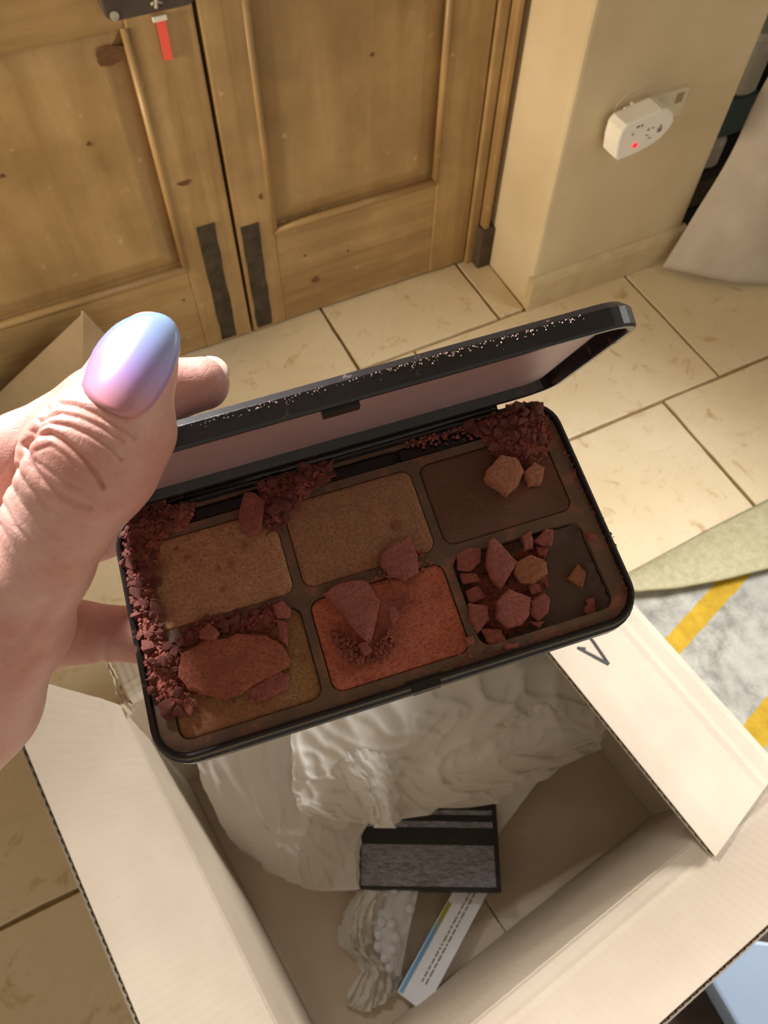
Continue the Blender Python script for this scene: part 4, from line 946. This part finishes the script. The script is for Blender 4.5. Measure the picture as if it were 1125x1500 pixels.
# chains of (px, py, depth, radius in metres)
thumb = [(216, 506, .1405, .0062), (192, 556, .1395, .0077), (165, 615, .1385, .0094), (137, 680, .1390, .0114), (92, 748, .1430, .0104), (58, 822, .1510, .0106), (16, 915, .1640, .0128), (-45, 1020, .1740, .0165), (-150, 1130, .184, .021), (-290, 1290, .200, .0245)]
index = [(-120, 760, .186, .0125), (35, 668, .180, .0095), (150, 596, .176, .0086), (225, 575, .178, .0076), (297, 562, .180, .0062)]
middle = [(-110, 860, .200, .0125), (30, 830, .222, .0098), (150, 772, .238, .0090), (260, 745, .245, .0080), (330, 730, .246, .0068)]
ring = [(-100, 950, .206, .0125), (20, 935, .226, .0098), (110, 926, .236, .0092), (220, 930, .240, .0084), (330, 935, .239, .0068)]
little = [(-110, 1030, .212, .0115), (0, 985, .246, .0078), (110, 938, .262, .0070), (210, 934, .266, .0060)]
palm = [[(-120, 760, .186, .0135), (-110, 860, .200, .0145), (-100, 950, .206, .0145), (-110, 1040, .212, .013)],
        [(-120, 770, .188, .014), (-190, 1000, .198, .018), (-290, 1270, .205, .024)], [(-110, 860, .200, .0145), (-200, 1060, .203, .018), (-290, 1290, .208, .024)],
        [(-110, 1040, .212, .013), (-210, 1150, .212, .018), (-300, 1320, .212, .022)], [(-45, 1020, .178, .016), (-120, 900, .192, .015)], [(28, 905, .168, .0115), (-70, 850, .182, .0125), (-120, 770, .188, .013)],
        [(-290, 1290, .205, .0255), (-420, 1480, .215, .027)]]
prims = []
def chain(L, flat=None, k=1.0):
    for a, b in zip(L[:-1], L[1:]): prims.append((c3(*a[:3]), c3(*b[:3]), a[3], b[3], flat, k))
chain(thumb, NF, 1.16); chain(index); chain(middle); chain(ring); chain(little)
for L in palm: chain(L)
n_th = len(thumb)-1
extra = [(c3(196, 632, .1425), c3(172, 675, .1440), .0078, .0080, None, 1.0),      # thumb pad bulge
         (c3(120, 660, .1370), c3(110, 690, .1378), .0098, .0098, None, 1.0)]       # knuckle swell
groups = [prims[:n_th]+extra]; 
idx = n_th
for L in (index, middle, ring, little): groups.append(prims[idx:idx+len(L)-1]); idx += len(L)-1
groups.append(prims[idx:])
def smin(a, b, k):
    h = np.clip(0.5+0.5*(b-a)/k, 0, 1); return b*(1-h)+a*h-k*h*(1-h)
def prim_d(Pn, pr):
    a, b, ra, rb, fl, k = pr; ab = (b-a).astype(np.float32); q = Pn-a.astype(np.float32)
    t_ = np.clip(q @ ab/float(ab @ ab), 0, 1); q = q-t_[..., None]*ab; d2 = (q*q).sum(-1)
    if fl is not None: d2 = d2+(k*k-1)*(q @ fl.astype(np.float32))**2
    return np.sqrt(d2)-(ra+(rb-ra)*t_)
def hand_sdf(Pn):
    res = []
    for g_ in groups:
        d = None
        for pr in g_:
            e_ = prim_d(Pn, pr); d = e_ if d is None else smin(d, e_, 0.0035)
        res.append(d)
    d = res[5]
    for e_ in res[1:5]: d = smin(d, e_, 0.004)
    return smin(d, res[0], 0.0030)
lo_ = np.array([-.195, -.047, .118], np.float32); hi_ = np.array([-.028, .150, .275], np.float32); hs_ = 0.0011
nn_ = np.ceil((hi_-lo_)/hs_).astype(int)
gx, gy, gz = [lo_[i]+hs_*np.arange(nn_[i]+1, dtype=np.float32) for i in range(3)]
SD = np.empty((len(gx), len(gy), len(gz)), np.float32)
for i0 in range(0, len(gx), 12):
    G3 = np.stack(np.meshgrid(gx[i0:i0+12], gy, gz, indexing='ij'), -1); SD[i0:i0+12] = hand_sdf(G3)
SD[0] = np.maximum(SD[0], 0.001); SD[:, -1] = np.maximum(SD[:, -1], 0.001)
# surface nets
neg = SD < 0
acc = np.zeros(tuple(nn_)+(3,), np.float32); cnt = np.zeros(tuple(nn_), np.float32)
cor = lambda A, d: A[d[0]:A.shape[0]-1+d[0], d[1]:A.shape[1]-1+d[1], d[2]:A.shape[2]-1+d[2]]
for ax in range(3):
    o1, o2 = [k for k in range(3) if k != ax]
    for b1 in (0, 1):
        for b2 in (0, 1):
            d0 = [0, 0, 0]; d0[o1] = b1; d0[o2] = b2; d1_ = list(d0); d1_[ax] = 1
            s0, s1 = cor(SD, d0), cor(SD, d1_); m_ = (s0 < 0) != (s1 < 0)
            t_ = np.where(m_, s0/np.where(s0 == s1, 1, s0-s1), 0); cnt += m_
            for k in range(3): acc[..., k] += m_*(t_ if k == ax else d0[k])
act = cnt > 0; vid_ = -np.ones(tuple(nn_), np.int64); vid_[act] = np.arange(act.sum())
cells = np.argwhere(act); HV = lo_+hs_*(cells+acc[act]/cnt[act][:, None]); quads = []
for ax in range(3):
    o1, o2 = [k for k in range(3) if k != ax]
    sl0 = [slice(None)]*3; sl1 = [slice(None)]*3; sl0[ax] = slice(0, -1); sl1[ax] = slice(1, None)
    ch = neg[tuple(sl0)] != neg[tuple(sl1)]
    e_ = np.argwhere(ch); e_ = e_[(e_[:, o1] > 0) & (e_[:, o2] > 0) & (e_[:, o1] < nn_[o1]) & (e_[:, o2] < nn_[o2])]
    ins_ = neg[tuple(sl0)][tuple(e_.T)]
    def vv_(d1, d2):
        q = e_.copy(); q[:, o1] -= d1; q[:, o2] -= d2; return vid_[tuple(q.T)]
    Q = np.stack([vv_(1, 1), vv_(0, 1), vv_(0, 0), vv_(1, 0)], 1)
    flip = ins_ ^ (ax == 1)
    Q[~flip] = Q[~flip][:, ::-1]; quads.append(Q)
Q = np.concatenate(quads); Q = Q[(Q >= 0).all(1)]
me = bpy.data.meshes.new('hand'); me.from_pydata(HV.tolist(), [], Q.tolist()); me.update()
bm = bmesh.new(); bm.from_mesh(me); bmesh.ops.subdivide_edges(bm, edges=bm.edges, cuts=1, use_grid_fill=True)
def in_thumb(co): return co[2] < 0.158 and -10 < CX+FPX*co[0]/co[2] < 250 and 560 < CY+FPX*co[1]/co[2] < 840
sel = [e_ for e_ in bm.edges if in_thumb(e_.verts[0].co) and in_thumb(e_.verts[1].co)]
bmesh.ops.subdivide_edges(bm, edges=sel, cuts=1, use_grid_fill=True); bm.to_mesh(me); bm.free()
n_v = len(me.vertices); HV = np.empty(n_v*3, np.float32); me.vertices.foreach_get('co', HV); HV = HV.reshape(-1, 3)
def grad(Pn):
    e = 0.0006; g_ = np.stack([hand_sdf(Pn+np.eye(3, dtype=np.float32)[k]*e)-hand_sdf(Pn-np.eye(3, dtype=np.float32)[k]*e) for k in range(3)], -1)
    return g_/np.maximum(np.linalg.norm(g_, axis=1, keepdims=True), 1e-9)
inner = (HV[:, 0] > lo_[0]+.004) & (HV[:, 1] < hi_[1]-.004)
GN = grad(HV)
HV = np.where(inner[:, None], HV-GN*np.clip(hand_sdf(HV), -.001, .001)[:, None], HV)
# skin creases over the thumb knuckle, sculpted as real grooves
hx = CX+FPX*HV[:, 0]/HV[:, 2]; hy = CY+FPX*HV[:, 1]/HV[:, 2]
creases = [([(36, 652), (50, 638), (72, 634), (92, 645), (110, 660), (126, 676), (140, 694), (150, 712)], 4.5, .00075), ([(36, 656), (44, 680), (60, 702), (82, 722), (106, 738), (132, 746)], 4.5, .00065),
           ([(46, 632), (70, 620), (100, 624), (130, 636), (156, 652), (176, 672)], 3.5, .00040), ([(58, 616), (88, 606), (118, 612), (150, 626), (180, 646)], 3.2, .00034), ([(84, 590), (110, 594), (140, 606), (172, 624), (196, 640)], 4.0, .00045),
           ([(20, 684), (40, 714), (66, 742), (94, 762), (120, 772)], 3.8, .00038), ([(10, 702), (30, 738), (56, 768), (84, 788)], 3.6, .0003), ([(2, 735), (22, 772), (50, 802), (76, 818)], 3.8, .0003), ([(0, 770), (18, 802), (44, 830)], 4, .00026),
           ([(54, 660), (74, 652), (94, 666), (112, 684)], 3.0, .00018), ([(52, 676), (72, 690), (98, 708), (120, 716)], 3.0, .00018), ([(70, 598), (50, 628), (36, 652)], 4.5, .0004), ([(36, 655), (18, 690), (0, 722)], 5, .0006),
           ([(0, 880), (30, 900), (60, 890)], 9, .0005), ([(5, 960), (40, 930), (75, 885)], 9, .0005), ([(0, 1010), (30, 985), (60, 950)], 8, .0004), ([(155, 940), (153, 970)], 6, .0004), ([(122, 925), (128, 965)], 6, .0002)]
near = (GN[:, 2] < 0.15)
disp = np.zeros(n_v, np.float32)
for P, w, dp in creases:
    best = np.full(n_v, 1e9, np.float32)
    for a, b in zip(P[:-1], P[1:]):
        ab = np.array(b, float)-np.array(a, float); qx, qy = hx-a[0], hy-a[1]; t_ = np.clip((qx*ab[0]+qy*ab[1])/(ab @ ab), 0, 1)
        best = np.minimum(best, np.hypot(qx-t_*ab[0], qy-t_*ab[1]))
    disp -= dp*np.exp(-(best/w)**2); disp += dp*0.12*np.exp(-((best-2.4*w)/(1.3*w))**2)
lim = np.where(hy > 880, 10, np.where((HV[:, 2] < 0.155) | (hx < 40), 10, 0)) > 0
HV = HV+GN*(disp*near*(lim | (hy > 900)))[:, None]
HW = HV @ RC.T.astype(np.float32)+CAM.astype(np.float32)
me.vertices.foreach_set('co', HW.astype(np.float32).ravel()); me.update(); me.shade_smooth()
t = NT('skin'); g = t.n('ShaderNodeNewGeometry'); pv = g.outputs['Position']
n1 = t.noise(pv, 55, 5, 0.6); n2 = t.noise(pv, 900, 5, 0.7); vo = t.n('ShaderNodeTexVoronoi'); vo.feature = 'DISTANCE_TO_EDGE'; vo.inputs['Scale'].default_value = 900; t.l(pv, vo.inputs['Vector'])
wr = t.n('ShaderNodeTexVoronoi'); wr.feature = 'DISTANCE_TO_EDGE'; wr.inputs['Scale'].default_value = 330; t.l(pv, wr.inputs['Vector'])
c = t.mix(t.ramp(n1, [(0.35, K1), (0.68, W1)]), srgb(216, 170, 158), srgb(200, 140, 126))
c = t.mix(t.ramp(n2, [(0.3, (0.25,)*3+(1,)), (0.5, K1)]), c, srgb(182, 120, 104))
M_skin = t.set(c, 0.42, t.bump(t.ramp(vo.outputs['Distance'], [(0.0, K1), (0.12, W1)]), 0.12, 0.0003, t.bump(t.ramp(wr.outputs['Distance'], [(0.0, K1), (0.10, W1)]), 0.09, 0.0005, t.bump(n2, 0.15, 0.0004))))
t.b.inputs['Subsurface Weight'].default_value = 0.22; t.b.inputs['Subsurface Radius'].default_value = (0.004, 0.0016, 0.0009); t.b.inputs['Subsurface Scale'].default_value = 1.0
hand = link('hand', me, M_skin); tag(hand, 'left hand gripping the open palette, thumb with a glossy lilac blue nail', 'hand')
# ---- nails
def nail(name, outline, ctr, fitbox, lift, mat, thick=0.0006, dome=0.0):
    m_ = (GN[:, 2] < -0.25) & (hx > fitbox[0]) & (hx < fitbox[1]) & (hy > fitbox[2]) & (hy < fitbox[3]) & (HV[:, 2] < fitbox[4])
    X, Y, Z = hx[m_]-ctr[0], hy[m_]-ctr[1], HV[m_][:, 2]
    A = np.stack([np.ones_like(X), X, Y, X*X, X*Y, Y*Y], 1); co = np.linalg.lstsq(A, Z, rcond=None)[0]
    n = len(outline); O = []
    for i in range(n):       # catmull-rom refine the outline
        p0, p1, p2, p3 = [np.array(outline[(i+k-1) % n], float) for k in range(4)]
        for f in (0, .33, .67): O.append(0.5*((2*p1)+(-p0+p2)*f+(2*p0-5*p1+4*p2-p3)*f*f+(-p0+3*p1-3*p2+p3)*f**3))
    V = []; F = []; gr = []; n = len(O); rings = 8
    for k in range(rings+1):
        s_ = 1-k/rings if k < rings else 0.06
        for p in O:
            x, y = (p[0]-ctr[0])*s_, (p[1]-ctr[1])*s_
            z = co @ np.array([1, x, y, x*x, x*y, y*y])-lift-dome*(1-s_*s_)
            V.append(RC @ c3(ctr[0]+x, ctr[1]+y, z)+CAM); gr.append(((x+22)*0.25-(y-70)*0.97)/160)
    for k in range(rings):
        for i in range(n): F.append((k*n+i, (k+1)*n+i, (k+1)*n+(i+1) % n, k*n+(i+1) % n))
    V.append(np.mean(np.array(V[rings*n:]), axis=0)); gr.append(gr[-1])
    F += [(rings*n+i, len(V)-1, rings*n+(i+1) % n) for i in range(n)]
    b = len(V)
    for i in range(n): V.append(np.array(V[i])+RC @ np.array([0, 0, thick*1.6])); gr.append(gr[i])
    for i in range(n): F.append((i, (i+1) % n, b+(i+1) % n, b+i))
    me = mesh_pf(name, V, F); a = me.attributes.new('grad', 'FLOAT', 'POINT'); a.data.foreach_set('value', gr)
    return link(name, me, mat, hand, True)
t = NT('iridescent_polish'); at = t.n('ShaderNodeAttribute'); at.attribute_name = 'grad'
M_nail = t.set(t.ramp(at.outputs['Fac'], [(0.02, srgb(200, 128, 126)), (0.20, srgb(194, 140, 166)), (0.42, srgb(176, 146, 208)), (0.68, srgb(156, 162, 218)), (1.0, srgb(150, 182, 220))]), 0.22, None)
t.b.inputs['Coat Weight'].default_value = 0.8; t.b.inputs['Coat Roughness'].default_value = 0.06; t.b.inputs['Subsurface Weight'].default_value = 0.1; t.b.inputs['Subsurface Radius'].default_value = (0.002, 0.001, 0.001)
tag(nail('thumbnail', [(121, 573), (123, 550), (137, 512), (162, 481), (190, 464), (222, 457), (248, 465), (261, 485), (261, 512), (250, 545), (236, 572), (214, 603), (187, 612), (150, 597)], (190, 538), (125, 240, 480, 610, .15), .0007, M_nail, dome=0.0003), 'long glossy lilac blue thumbnail')
M_tipn = mixed('bare_nail', srgb(232, 196, 182), srgb(240, 208, 196), 60, 0.3, 0.02)
tag(nail('fingernail', [(300, 523), (318, 523), (331, 533), (335, 546), (330, 560), (321, 566), (313, 556), (308, 540)], (318, 544), (262, 316, 528, 598, .19), -.0016, M_tipn), 'pale tip of the index fingernail')
